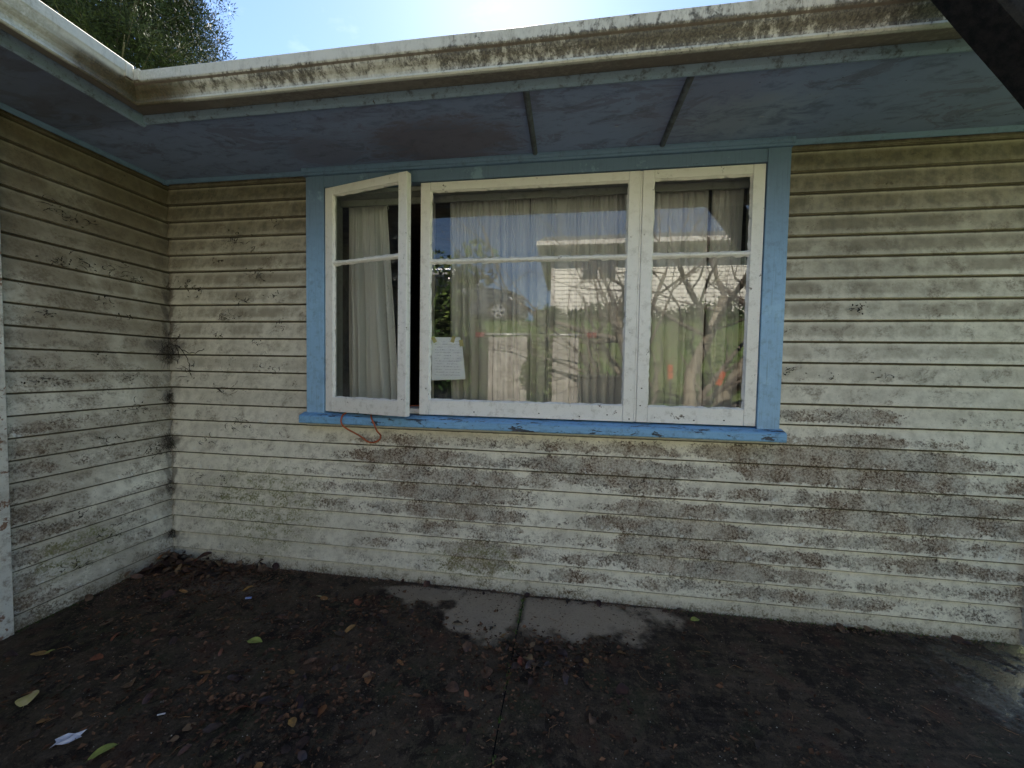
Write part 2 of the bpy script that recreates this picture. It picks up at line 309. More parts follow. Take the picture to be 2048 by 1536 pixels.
def mat_concrete():
    t = NT('wet_mossy_concrete'); P = t.pos(); x, y, z = t.sep(P)
    big = t.noise(P, 2.3, 6, 0.62); mid = t.noise(P, 11, 7, 0.7); fine = t.noise(P, 75, 7, 0.72); grit = t.noise(P, 420, 3, 0.6)
    broom = t.noise(t.comb(t.m_('MULTIPLY', x, 1.2), t.m_('MULTIPLY', t.m_('ADD', y, t.m_('MULTIPLY', x, -0.06)), 9.0), 0.0), 2.6, 6, 0.6, 0.3)
    diag = t.noise(t.comb(t.m_('MULTIPLY', t.m_('ADD', x, t.m_('MULTIPLY', y, 0.3)), 9.0), t.m_('MULTIPLY', y, 1.6), 0.0), 2.2, 6, 0.65, 0.3)
    col = t.mix(t.step(big, 0.35, 0.65), (0.030, 0.023, 0.018), (0.098, 0.072, 0.048))
    col = t.mix(t.m_('MULTIPLY', t.step(mid, 0.45, 0.68), 0.75), col, (0.130, 0.098, 0.070))
    col = t.mix(t.m_('MULTIPLY', t.step(t.noise(P, 3.6, 5), 0.52, 0.66), 0.6), col, (0.060, 0.062, 0.032))
    col = t.mix(t.m_('MULTIPLY', t.step(t.noise(P, 26, 7, 0.75), 0.50, 0.62), 0.6), col, (0.17, 0.125, 0.085))
    col = t.mix(t.m_('MULTIPLY', t.step(t.noise(P, 7.5, 7, 0.7, 0.6), 0.53, 0.60), 0.75), col, (0.020, 0.014, 0.012))
    rt = t.step(x, 2.7, 3.6)
    col = t.mix(t.m_('MULTIPLY', t.m_('MULTIPLY', rt, t.step(broom, 0.45, 0.62)), 0.35), col, (0.022, 0.018, 0.015))
    col = t.mix(t.m_('MULTIPLY', t.m_('MULTIPLY', rt, t.step(broom, 0.48, 0.34)), 0.3), col, (0.14, 0.105, 0.08))
    lf = t.step(x, 2.0, 1.2)
    col = t.mix(t.m_('MULTIPLY', t.m_('MULTIPLY', lf, t.step(diag, 0.50, 0.66)), 0.22), col, (0.14, 0.118, 0.088))
    red = t.m_('MULTIPLY', t.step(t.noise(P, 5.2, 5), 0.56, 0.66), 0.45)
    col = t.mix(red, col, (0.12, 0.055, 0.038))
    w = t.m_('MULTIPLY_ADD', t.noise(P, 5.0, 5, 0.55), 1.9, -0.95)
    w2 = t.m_('ADD', w, t.m_('MULTIPLY_ADD', mid, 0.55, -0.275))
    dry = t.ell(x, y, 2.66, -0.09, 0.66, 0.26, 0.36, w2)
    dry = t.m_('MAXIMUM', dry, t.ell(x, y, 2.35, -0.25, 0.24, 0.17, 0.3, w))
    dry = t.m_('MAXIMUM', dry, t.m_('MULTIPLY', t.ell(x, y, 1.95, -0.10, 0.30, 0.07, 0.3, w), 0.8))
    dry = t.m_('MULTIPLY', dry, t.step(t.m_('ADD', y, t.m_('MULTIPLY', w, 0.03)), -0.005, -0.025))
    dcol = t.mix(mid, (0.43, 0.34, 0.245), (0.55, 0.445, 0.33))
    dcol = t.mix(t.m_('MULTIPLY', t.step(fine, 0.52, 0.68), 0.45), dcol, (0.10, 0.08, 0.06))
    jn = t.step(t.m_('ABSOLUTE', t.m_('SUBTRACT', x, 2.548)), 0.035, 0.008)
    dcol = t.mix(t.m_('MULTIPLY', jn, t.m_('MULTIPLY', t.step(mid, 0.3, 0.6), 0.9)), dcol, (0.05, 0.045, 0.03))
    col = t.mix(t.m_('MULTIPLY', dry, 0.93), col, dcol)
    straw = t.ell(x, y, 0.62, -0.24, 0.34, 0.09, 0.7, w)
    col = t.mix(t.m_('MULTIPLY', t.m_('MULTIPLY', straw, t.step(fine, 0.40, 0.55)), 0.75), col, (0.26, 0.20, 0.15))
    mos = t.m_('MULTIPLY', t.step(x, 1.0, 0.5), t.step(mid, 0.5, 0.62))
    col = t.mix(t.m_('MULTIPLY', mos, 0.4), col, (0.055, 0.062, 0.024))
    chip = t.m_('MULTIPLY', t.step(t.vor(P, 38), 0.10, 0.06), t.step(t.noise(P, 9, 3), 0.56, 0.62))
    col = t.mix(t.m_('MULTIPLY', chip, 0.7), col, (0.28, 0.25, 0.21))
    # wet sheen, glossier to the right where water lies
    wet = t.m_('MULTIPLY', t.step(t.m_('ADD', x, t.m_('MULTIPLY', mid, 1.0)), 4.95, 5.35), t.step(t.noise(P, 6.0, 6, 0.65), 0.42, 0.54))
    rough = t.m_('SUBTRACT', t.m_('MULTIPLY_ADD', mid, 0.35, 0.55), t.m_('MULTIPLY', wet, 0.62))
    t.l.new(t.m_('MULTIPLY_ADD', wet, 0.9, 0.10), t.b.inputs['Specular IOR Level'])
    rough = t.m_('ADD', rough, t.m_('MULTIPLY', dry, 0.25), clamp=True)
    hh = t.m_('ADD', t.m_('MULTIPLY', fine, 0.7), t.m_('ADD', t.m_('MULTIPLY', grit, 0.25), t.m_('MULTIPLY', mid, 1.3)))
    hh = t.m_('ADD', hh, t.m_('MULTIPLY', t.m_('MULTIPLY', broom, rt), 0.8))
    hh = t.m_('ADD', hh, t.m_('MULTIPLY', t.m_('MULTIPLY', t.noise(P, 95, 4, 0.65), wet), 5.0))
    hh = t.m_('ADD', hh, t.m_('MULTIPLY', t.noise(P, 190, 5, 0.75), 0.7))
    col = t.mix(t.m_('MULTIPLY', t.step(grit, 0.55, 0.70), 0.45), col, (0.20, 0.16, 0.12))
    col = t.mix(t.m_('MULTIPLY', t.m_('SUBTRACT', 1.0, dry), t.m_('MULTIPLY', t.step(fine, 0.47, 0.38), 0.5)), col, (0.016, 0.012, 0.010))
    t.bump(hh, 1.0, 0.011)
    t.setv(t.b.inputs['Base Color'], col); t.setv(t.b.inputs['Roughness'], rough); return t.m

def mat_glass(ior=1.85):
    t = NT('old_window_glass'); P = t.pos()
    g = t.n.new('ShaderNodeBsdfGlossy'); g.inputs['Roughness'].default_value = 0.0
    g.inputs['Color'].default_value = (1, 1, 1, 1)
    tr = t.n.new('ShaderNodeBsdfTransparent'); tr.inputs[0].default_value = (0.93, 0.95, 0.94, 1)
    fr = t.n.new('ShaderNodeFresnel'); fr.inputs['IOR'].default_value = ior
    mx = t.n.new('ShaderNodeMixShader')
    t.l.new(fr.outputs[0], mx.inputs[0]); t.l.new(tr.outputs[0], mx.inputs[1]); t.l.new(g.outputs[0], mx.inputs[2])
    bp = t.n.new('ShaderNodeBump'); bp.inputs['Strength'].default_value = 0.025; bp.inputs['Distance'].default_value = 0.01
    t.l.new(t.noise(P, 2.2, 2, 0.4), bp.inputs['Height'])
    t.l.new(bp.outputs[0], g.inputs['Normal'])
    # dust and spider film
    d = t.n.new('ShaderNodeBsdfDiffuse'); d.inputs['Color'].default_value = (0.5, 0.5, 0.48, 1)
    x, y, z = t.sep(P)
    film = t.m_('ADD', 0.012, t.m_('MULTIPLY', t.step(t.noise(P, 30, 6, 0.75), 0.60, 0.75), 0.10))
    edge = t.m_('MULTIPLY', t.step(z, 1.30, 1.19), 0.10)
    cob = t.m_('MULTIPLY', t.m_('MULTIPLY', t.step(t.noise(P, 34, 6, 0.8, 1.0), 0.55, 0.66), t.ell(x, z, 1.76, 1.85, 0.10, 0.42, 0.8)), 0.35)
    film = t.m_('ADD', t.m_('ADD', film, edge), cob)
    m2 = t.n.new('ShaderNodeMixShader')
    t.l.new(film, m2.inputs[0]); t.l.new(mx.outputs[0], m2.inputs[1]); t.l.new(d.outputs[0], m2.inputs[2])
    t.l.new(m2.outputs[0], t.out.inputs['Surface']); t.n.remove(t.b)
    return t.m

def mat_cloth():
    t = NT('faded_cream_curtain_lining'); P = t.pos()
    weave = t.noise(P, 300, 3, 0.6)
    big = t.noise(P, 3, 4)
    col = t.mix(big, (0.60, 0.585, 0.55), (0.68, 0.665, 0.635))
    t.bump(weave, 0.2, 0.001)
    t.b.inputs['Sheen Weight'].default_value = 0.2
    return t.done(col, 0.9, 0.1)

def mat_simple(name, c1, c2=None, rough=0.7, scale=8.0, bump=0.3, spec=0.3, metal=0.0, rnd=0.0, bd=0.003):
    t = NT(name); P = t.pos(); c2 = c2 or tuple(v * 0.7 for v in c1)
    n = t.noise(P, scale, 6, 0.65)
    col = t.mix(t.step(n, 0.35, 0.65), c1, c2)
    if rnd:
        hv = t.n.new('ShaderNodeHueSaturation'); t.l.new(t.m_('MULTIPLY_ADD', t.rnd(), rnd * 2, 1 - rnd), hv.inputs['Value'])
        t.l.new(t.m_('MULTIPLY_ADD', t.rnd(), 0.06, 0.47), hv.inputs['Hue']); t.l.new(col, hv.inputs['Color']); col = hv.outputs[0]
    if bump: t.bump(t.noise(P, scale * 6, 5, 0.7), bump, bd)
    t.b.inputs['Metallic'].default_value = metal
    return t.done(col, rough, spec)

def mat_leafy(name, a, b, sc=0.6, trans=0.0):
    t = NT(name)
    g = t.n.new('ShaderNodeNewGeometry'); P = t.pos()
    col = t.mix(t.step(t.noise(P, sc, 4), 0.35, 0.65), a, b)
    hv = t.n.new('ShaderNodeHueSaturation'); t.l.new(t.m_('MULTIPLY_ADD', g.outputs['Random Per Island'], 0.9, 0.55), hv.inputs['Value'])
    t.l.new(col, hv.inputs['Color'])
    return t.done(hv.outputs[0], 0.75, 0.08)

def mat_paper():
    t = NT('handwritten_note_paper'); P = t.pos(); x, y, z = t.sep(P)
    row = t.m_('FRACT', t.m_('DIVIDE', t.m_('ADD', z, t.m_('MULTIPLY', t.noise(P, 70, 3), 0.004)), 0.0175))
    line = t.m_('MULTIPLY', t.step(row, 0.30, 0.42), t.step(row, 0.72, 0.58))
    letters = t.step(t.noise(t.comb(t.m_('MULTIPLY', x, 4.0), 0.0, t.m_('MULTIPLY', z, 1.5)), 95, 4, 0.6), 0.50, 0.56)
    words = t.step(t.noise(t.comb(x, 0.0, t.m_('MULTIPLY', t.m_('FLOOR', t.m_('DIVIDE', z, 0.0175)), 3.1)), 22, 2), 0.40, 0.46)
    lim = t.m_('MULTIPLY', t.step(x, 1.952, 1.962), t.m_('MULTIPLY', t.step(x, 2.135, 2.118), t.m_('MULTIPLY', t.step(z, 1.335, 1.345), t.step(z, 1.580, 1.572))))
    ink = t.m_('MULTIPLY', t.m_('MULTIPLY', line, letters), t.m_('MULTIPLY', words, lim))
    base = t.mix(t.noise(P, 12, 4), (0.78, 0.83, 0.97), (0.84, 0.88, 0.97))
    col = t.mix(t.m_('MULTIPLY', ink, 0.75), base, (0.10, 0.11, 0.28))
    t.bump(t.noise(P, 14, 3), 0.3, 0.004)
    return t.done(col, 0.7, 0.2)

M = dict(
    board=mat_boards(),
    casing=mat_paint('sky_blue_casing_paint', (0.25, 0.43, 0.66), (0.30, 0.49, 0.71), (0.09, 0.12, 0.15), 0.35, (0.05, 0.055, 0.07), 0.70, 0.5, (1.7, 2.55, (0.115, 0.165, 0.25), 0.85), grain='v'),  # colour darkens upwards, painting in the shade under the eave
    sill=mat_paint('peeling_blue_sill_paint', (0.17, 0.37, 0.64), (0.23, 0.45, 0.71), (0.06, 0.09, 0.14), 0.5, (0.045, 0.055, 0.075), 0.565, 0.5, None, 1.3, 0.3, 'h'),
    mould=mat_paint('blue_moulding_paint', (0.11, 0.185, 0.31), (0.14, 0.225, 0.36), (0.06, 0.08, 0.10), 0.4, None, 0.6, 0.6),
    fascia=mat_paint('stained_blue_fascia_paint', (0.17, 0.25, 0.37), (0.25, 0.34, 0.45), (0.06, 0.06, 0.06), 0.9, (0.06, 0.05, 0.04), 0.68, 0.7),
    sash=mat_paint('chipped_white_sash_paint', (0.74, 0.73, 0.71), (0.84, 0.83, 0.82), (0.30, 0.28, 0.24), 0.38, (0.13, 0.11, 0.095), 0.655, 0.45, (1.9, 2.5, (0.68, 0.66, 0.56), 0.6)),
    reveal=mat_paint('grey_green_inner_frame', (0.26, 0.27, 0.23), (0.34, 0.34, 0.30), (0.12, 0.11, 0.09), 0.5),
    cornerb=mat_paint('white_corner_board_paint', (0.55, 0.54, 0.50), (0.64, 0.63, 0.58), (0.20, 0.15, 0.11), 0.8, (0.22, 0.13, 0.09), 0.58, 0.7, grain='v'),
    soffit=mat_soffit(), gutter=mat_gutter(), concrete=mat_concrete(), glass=mat_glass(), glass2=mat_glass(1.5), cloth=mat_cloth(), paper=mat_paper(),
    batten=mat_simple('soffit_batten_paint', (0.10, 0.12, 0.15), (0.055, 0.06, 0.07), 0.8, 20),
    dark=mat_simple('dark_timber', (0.020, 0.019, 0.020), (0.009, 0.009, 0.010), 0.9, 14, 0.8, 0.15),
    prop=mat_simple('charred_looking_timber', (0.030, 0.028, 0.026), (0.009, 0.009, 0.010), 0.85, 34, 1.0, 0.2, bd=0.01),
    inner=mat_simple('dim_interior_paint', (0.16, 0.13, 0.11), (0.10, 0.08, 0.07), 0.9),
    cord=mat_simple('orange_cord_plastic', (0.46, 0.105, 0.035), (0.34, 0.075, 0.028), 0.45, 30, 0.1, 0.5),
    roof=mat_simple('painted_roof_iron', (0.14, 0.15, 0.15), (0.10, 0.10, 0.10), 0.6),
    bark=mat_simple('pale_lichen_bark', (0.34, 0.30, 0.23), (0.16, 0.13, 0.095), 0.9, 9, 0.9, 0.2, bd=0.02),
    twig=mat_simple('grey_brown_twig', (0.17, 0.14, 0.11), (0.10, 0.085, 0.07), 0.9, 9, 0.3),
    pine=mat_leafy('pine_needles', (0.026, 0.036, 0.016), (0.062, 0.070, 0.034)),
    pine_shade=mat_leafy('shaded_pine_needles', (0.018, 0.023, 0.014), (0.036, 0.038, 0.024)),  # darker copy of the pine foliage, its shade put into the colour
    shrub=mat_leafy('shrub_leaves', (0.03, 0.06, 0.02), (0.09, 0.12, 0.03), 2.0),
    grass=mat_simple('lawn_ground', (0.07, 0.115, 0.03), (0.10, 0.13, 0.045), 0.9, 2, 0.6, bd=0.03),
    blade=mat_leafy('grass_blades', (0.06, 0.11, 0.03), (0.12, 0.15, 0.05), 2.0),
    nboard=mat_simple('neighbour_cream_siding', (0.72, 0.70, 0.62), (0.66, 0.64, 0.57), 0.6, 2, 0.1),
    black=mat_simple('black_plastic', (0.03, 0.032, 0.035), (0.02, 0.02, 0.022), 0.45, 5, 0.1),
    carp=mat_simple('dark_grey_car_paint', (0.035, 0.038, 0.045), (0.03, 0.033, 0.04), 0.25, 2, 0.0, 0.6),
    rim=mat_simple('silver_alloy', (0.65, 0.64, 0.62), (0.6, 0.6, 0.58), 0.3, 2, 0.0, 0.5, 0.6),
    tyre=mat_simple('tyre_rubber', (0.02, 0.02, 0.02), (0.03, 0.03, 0.03), 0.85),
    lamp=mat_simple('clear_lamp_lens', (0.8, 0.8, 0.78), (0.7, 0.7, 0.7), 0.15, 3, 0, 0.6),
    redl=mat_simple('red_lamp_lens', (0.20, 0.018, 0.018), (0.12, 0.012, 0.012), 0.2, 3, 0, 0.6),
    oldwood=mat_simple('silvered_fence_timber', (0.40, 0.38, 0.34), (0.27, 0.25, 0.22), 0.85, 6, 0.5),
    carglass=mat_simple('dark_car_glass', (0.02, 0.025, 0.03), (0.02, 0.025, 0.03), 0.08, 2, 0, 0.8),
    web=mat_simple('dusty_cobweb', (0.045, 0.038, 0.034), (0.075, 0.065, 0.055), 0.95, 20, 0.0, 0.05),
    leafb=mat_simple('dead_brown_leaf', (0.15, 0.078, 0.048), (0.06, 0.034, 0.024), 0.55, 30, 0.4, 0.4, rnd=0.7),
    leafm=mat_leafy('broken_leaf_brown', (0.060, 0.034, 0.024), (0.15, 0.078, 0.045), 9.0),
    leafd=mat_simple('sodden_dark_leaf', (0.055, 0.030, 0.026), (0.020, 0.012, 0.012), 0.4, 30, 0.4, 0.45, rnd=0.5),
    leafo=mat_simple('orange_brown_leaf', (0.30, 0.125, 0.045), (0.14, 0.06, 0.03), 0.5, 40, 0.4, 0.4, rnd=0.35),
    leafy=mat_simple('yellow_leaf', (0.50, 0.42, 0.14), (0.62, 0.50, 0.27), 0.5, 30, 0.3, 0.3),
    leafg=mat_simple('yellow_green_leaf', (0.34, 0.38, 0.09), (0.22, 0.24, 0.06), 0.5, 30, 0.3, 0.3),
    scrap=mat_simple('torn_white_paper', (0.62, 0.62, 0.68), (0.52, 0.50, 0.56), 0.6, 30, 0.3),
    blue=mat_simple('blue_wrapper_plastic', (0.20, 0.28, 0.62), (0.3, 0.35, 0.6), 0.35, 60, 0.1, 0.5),
    bouncec=mat_simple('pale_bounce_concrete', (0.38, 0.33, 0.255), (0.28, 0.24, 0.19), 0.9, 4, 0.4),  # yard behind the camera, made pale to bounce sunlight onto wall and soffit
    stone=mat_simple('pale_grit', (0.40, 0.37, 0.32), (0.22, 0.2, 0.17), 0.8, 40, 0.2),
    tape=mat_simple('yellowed_tape', (0.55, 0.50, 0.28), (0.50, 0.45, 0.25), 0.4, 30, 0.1),
    orange=mat_simple('orange_plastic', (0.50, 0.12, 0.045), (0.42, 0.10, 0.04), 0.45, 20, 0.1),
    rod=mat_simple('old_brass_rail', (0.42, 0.32, 0.16), (0.3, 0.2, 0.12), 0.5, 20, 0.1),
    flash=mat_paint('soaker_paint', (0.50, 0.50, 0.46), (0.60, 0.60, 0.56), (0.25, 0.24, 0.2), 0.5),
)

# ------------------------------------------------------------------ mesh helpers
def link(name, verts, faces, mat, parent=None, smooth=False, loc=None):
    me = bpy.data.meshes.new(name); me.from_pydata([tuple(v) for v in verts], [], faces); me.update()
    if mat: me.materials.append(mat)
    if smooth: me.polygons.foreach_set('use_smooth', [True] * len(me.polygons))
    o = bpy.data.objects.new(name, me); COL.objects.link(o)
    if parent: o.parent = parent
    if loc: o.location = loc
    return o
def tag(o, label=None, cat=None, group=None, kind=None):
    if label: o['label'] = label
    if cat: o['category'] = cat
    if group: o['group'] = group
    if kind: o['kind'] = kind
    return o
def empty(name, loc=(0, 0, 0), **k):
    o = bpy.data.objects.new(name, None); o.empty_display_size = 0.1; COL.objects.link(o); o.location = loc
    return tag(o, **k)
class MB:
    def __init__(s): s.v = []; s.f = []
    def add(s, vs, fs):
        n = len(s.v); s.v += [tuple(v) for v in vs]; s.f += [tuple(i + n for i in f) for f in fs]
    def box(s, a, b, ch=0.0, jit=0.0):
        x0, y0, z0 = a; x1, y1, z1 = b
        if ch <= 0:
            s.add([(x0, y0, z0), (x1, y0, z0), (x1, y1, z0), (x0, y1, z0), (x0, y0, z1), (x1, y0, z1), (x1, y1, z1), (x0, y1, z1)],
                  [(0, 3, 2, 1), (4, 5, 6, 7), (0, 1, 5, 4), (1, 2, 6, 5), (2, 3, 7, 6), (3, 0, 4, 7)])
        else:
            bm = bmesh.new(); bmesh.ops.create_cube(bm, size=1)
            for v in bm.verts: v.co = Vector(((x0 + x1) / 2 + v.co.x * (x1 - x0), (y0 + y1) / 2 + v.co.y * (y1 - y0), (z0 + z1) / 2 + v.co.z * (z1 - z0)))
            bmesh.ops.bevel(bm, geom=bm.edges[:], offset=ch, segments=1, affect='EDGES')
            bm.verts.index_update()
            s.add([v.co[:] for v in bm.verts], [[v.index for v in f.verts] for f in bm.faces]); bm.free()
    def tube(s, pts, rad, n=8, cap=True):
        pts = [Vector(p) for p in pts]
        if not hasattr(rad, '__len__'): rad = [rad] * len(pts)
        base = len(s.v); up = Vector((0.13, 0.31, 0.94))
        for i, p in enumerate(pts):
            d = (pts[min(i + 1, len(pts) - 1)] - pts[max(i - 1, 0)]).normalized()
            a = d.cross(up)
            if a.length < 1e-3: a = d.cross(Vector((1, 0, 0)))
            a.normalize(); b = d.cross(a)
            for k in range(n):
                t = 2 * math.pi * k / n
                s.v.append(tuple(p + (a * math.cos(t) + b * math.sin(t)) * rad[i]))
        for i in range(len(pts) - 1):
            for k in range(n):
                s.f.append((base + i * n + k, base + i * n + (k + 1) % n, base + (i + 1) * n + (k + 1) % n, base + (i + 1) * n + k))
        if cap and n > 2:
            s.f.append(tuple(base + k for k in reversed(range(n)))); s.f.append(tuple(base + (len(pts) - 1) * n + k for k in range(n)))
    def prism(s, prof, path0, path1, ax):
        """extrude a closed (d,z) profile along x ('x': d is y) or along y ('y': d is x)"""
        n = len(prof); base = len(s.v)
        for q in (path0, path1):
            for d, z in prof: s.v.append((q, d, z) if ax == 'x' else (d, q, z))
        for k in range(n): s.f.append((base + k, base + (k + 1) % n, base + n + (k + 1) % n, base + n + k))
        s.f.append(tuple(base + k for k in reversed(range(n)))); s.f.append(tuple(base + n + k for k in range(n)))
    def build(s, name, mat, parent=None, smooth=False, loc=None):
        o = link(name, s.v, s.f, mat, parent, smooth, loc)
        if name == 'pane' and len(s.f) == 1: return o
        bm = bmesh.new(); bm.from_mesh(o.data); bmesh.ops.recalc_face_normals(bm, faces=bm.faces); bm.to_mesh(o.data); bm.free()
        return o
def boxo(name, a, b, mat, parent=None, ch=0.0):
    m = MB(); m.box(a, b, ch); return m.build(name, mat, parent)

# ------------------------------------------------------------------ terrain
def gz(x, y):
    """yard is flat, then a grass bank climbs to the street behind the photographer"""
    t = min(1, max(0, (-5.2 - y) / 4.2)); return -0.09 + 2.95 * (t * t * (3 - 2 * t))
def terrain():
    ys = [300, 120, 60, 30, 12, 6, 2, 0, -2] + [-4 - .25 * i for i in range(26)] + [-12, -20, -40, -90, -300]
    xs = [-300, -100, -40, -20] + [-10 + i for i in range(26)] + [20, 30, 60, 120, 300]
    v = [(x, y, gz(x, y) + (0.04 * mnoise.noise(Vector((x * .5, y * .5, 0))) if y < -5.5 else 0)) for y in ys for x in xs]
    W = len(xs)
    f = [(j * W + i, (j + 1) * W + i, (j + 1) * W + i + 1, j * W + i + 1) for j in range(len(ys) - 1) for i in range(W - 1)]
    o = link('ground', v, f, M['grass'], smooth=True); tag(o, 'grassy ground and bank around the house', kind='structure')
terrain()
# concrete yard: four slabs with open joints
yard = empty('concrete_yard', (0, 0, 0)); tag(yard, 'dark wet mossy concrete paving in front of the house', kind='structure')
def slab(x0, x1, y0, y1, mk='concrete'):
    nx = max(2, int((x1 - x0) / 0.12)); ny = max(2, int((y1 - y0) / 0.12)); v = []; f = []
    def h(x, y): return 0.003 * mnoise.noise(Vector((x * 1.7, y * 1.7, 3))) + 0.0015 * mnoise.noise(Vector((x * 9, y * 9, 3)))
    for j in range(ny + 1):
        for i in range(nx + 1):
            x = x0 + (x1 - x0) * i / nx; y = y0 + (y1 - y0) * j / ny
            wob = 0.006 * mnoise.noise(Vector((x * 3, y * 3, 9)))
            e = 0.006 if (i in (0, nx) or j in (0, ny)) else 0
            v.append((x + (wob if i in (0, nx) else 0), y, h(x, y) - e))
    W = nx + 1
    for j in range(ny):
        for i in range(nx): f.append((j * W + i, j * W + i + 1, (j + 1) * W + i + 1, (j + 1) * W + i))
    n = len(v); v += [(x0, y0, -.08), (x1, y0, -.08), (x1, y1, -.08), (x0, y1, -.08)]
    top = lambda i, j: j * W + i
    f.append(tuple([n, n + 1] + [top(i, 0) for i in range(nx, -1, -1)]))
    f.append(tuple([n + 1, n + 2] + [top(nx, j) for j in range(ny, -1, -1)]))
    f.append(tuple([n + 2, n + 3] + [top(i, ny) for i in range(nx + 1)]))
    f.append(tuple([n + 3, n] + [top(0, j) for j in range(ny + 1)]))
    o = link('slab', v, f, M[mk], yard); return o
slab(-0.2, 2.545, -2.6, 0.05); slab(2.553, 7.6, -2.6, 0.05); slab(-0.2, 2.545, -5.4, -2.608, 'bouncec'); slab(2.553, 7.6, -5.4, -2.608, 'bouncec')  # rear pair lies out of view, kept pale as a sun bounce
boxo('joint_filler', (2.53, -5.4, -0.085), (2.57, 0.05, -0.012), M['dark'], yard)

# ------------------------------------------------------------------ weatherboard walls
brnd = random.Random(3)
def board(parent, ax, a, b, zb, zt=None, seedk=0):
    """one lapped board; outer lower edge on plane 0, thin top edge tucked under the next"""
    ztop = zb + PITCH + 0.022 if zt is None else zt
    n = max(2, int(abs(b - a) / 0.22)); v = []; f = []
    tilt = brnd.uniform(-.0012, .0012); lift = brnd.uniform(-.001, .001)
    sgn = -1 if ax == 'x' else 1                # outwards: -y on the main wall, +x on the wing
    for i in range(n + 1):
        s = a + (b - a) * i / n
        wz = 0.0019 * mnoise.noise(Vector((s * 4, zb * 9, 1))) + lift
        wd = 0.0017 * mnoise.noise(Vector((s * 3, zb * 9, 5))) + tilt
        for d, z in ((0.000 + wd, zb + wz + 0.002), (-0.002 + wd, zb + wz), (-0.006, zb + wz), (-0.010, zb + wz + .010), (-0.024, zb + wz + .010), (-0.024, ztop), (-0.0225, ztop), (-0.0195, ztop - 0.022)):
            d = min(d, 0.002)
            v.append((s, sgn * d, z) if ax == 'x' else (sgn * d, s, z))
    for i in range(n):
        for k in range(8): f.append((i * 8 + k, i * 8 + (k + 1) % 8, (i + 1) * 8 + (k + 1) % 8, (i + 1) * 8 + k))
    f.append(tuple(range(7, -1, -1))); f.append(tuple(n * 8 + k for k in range(8)))
    m = MB(); m.v = v; m.f = f
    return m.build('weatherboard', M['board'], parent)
XL, XR, XE = 1.10, 3.94, 5.17
XO = 7.1  # eave, gutter and roof run past the wall end, added to shade the soffit
wall = empty('weatherboard_wall', (2.6, 0, 0), label='long mould stained cream weatherboard wall around the blue window', cat='wall')
wall_c = [wall]
main = empty('tmp'); bpy.data.objects.remove(main)
def wb(parent, *a, **k):
    o = board(None, *a, **k); o.parent = parent; o.matrix_parent_inverse = Matrix.Translation(parent.location).inverted(); return o
def par(o, parent):
    o.parent = parent; o.matrix_parent_inverse = Matrix.Translation(parent.location).inverted(); return o
for k in range(-1, 23):
    zb = Z0 - k * PITCH
    zt = 2.655 if k == -1 else None
    if k == -1: zt = 2.65
    if k == -1 or k <= 12:
        wb(wall, 'x', 0.0, XL, zb, zt); wb(wall, 'x', XR, XE, zb, zt)
    elif k == 13:
        wb(wall, 'x', 0.0, XL, zb); wb(wall, 'x', XR, XE, zb); wb(wall, 'x', XL + .002, XR - .002, zb, 1.04)
    else:
        wb(wall, 'x', 0.0, 2.527, zb); wb(wall, 'x', 2.531, XE, zb)
        # flat metal soaker over the butt joint
        m = MB(); pr = [(-0.0045, zb + .004), (-0.0185, zb + PITCH - .004), (-0.0165, zb + PITCH - .004), (-0.0025, zb + .004)]
        v = []
        for xx in (2.512, 2.548):
            for d, z in ((-.0008, zb + .001), (.0172, zb + PITCH - .003), (.0205, zb + PITCH - .003), (.003, zb + .001)): v.append((xx, d, z))
        m.add(v, [(0, 1, 2, 3), (7, 6, 5, 4), (0, 4, 5, 1), (1, 5, 6, 2), (2, 6, 7, 3), (3, 7, 4, 0)])
        par(m.build('soaker', M['board']), wall)
# framing behind the boards closes the wall (the window opening stays open)
for a, b in (((-0.1, .027, -.1), (XL + .1, .13, 2.66)), ((XR - .1, .027, -.1), (XE, .13, 2.66)), ((XL + .1, .027, -.1), (XR - .1, .13, 1.09)), ((XL + .1, .027, 2.56), (XR - .1, .13, 2.66))):
    m = MB(); m.box(a, b); par(m.build('wall_frame', M['inner']), wall)
m = MB(); m.box((XE, -0.02, 0), (XE + .03, 0.10, 2.65), 0.003); par(m.build('corner_board', M['cornerb']), wall)
# scotia moulding under the soffit
def moulding(parent, ax, a, b):
    m = MB(); sg = -1 if ax == 'x' else 1
    m.prism([(sg * .003, 2.632), (sg * .012, 2.630), (sg * .020, 2.640), (sg * .026, 2.654), (-sg * .01, 2.654)], a, b, ax)
    return par(m.build('moulding', M['mould']), parent)
moulding(wall, 'x', -0.01, 1.072); moulding(wall, 'x', 3.953, XE + .02)

wing = empty('weatherboard_wall', (0, -1.2, 0), label='brown stained weatherboard side wall turning towards the camera at left', cat='wall')
for k in range(-1, 23):
    zb = Z0 - k * PITCH
    wb(wing, 'y', 0.03, -0.797, zb, 2.65 if k == -1 else None); wb(wing, 'y', -0.899, -3.4, zb, 2.65 if k == -1 else None)
m = MB(); m.box((-0.02, -0.898, 0.0), (0.022, -0.798, 2.63), 0.003); par(m.build('corner_board', M['cornerb']), wing)
m = MB(); m.box((-0.13, -3.4, -.1), (-0.027, 0.024, 2.66)); par(m.build('wall_frame', M['inner']), wing)
moulding(wing, 'y', -3.4, 0.01)
m = MB(); m.box((-0.012, -0.02, 0.05), (0.012, 0.004, 2.62), 0.002); 

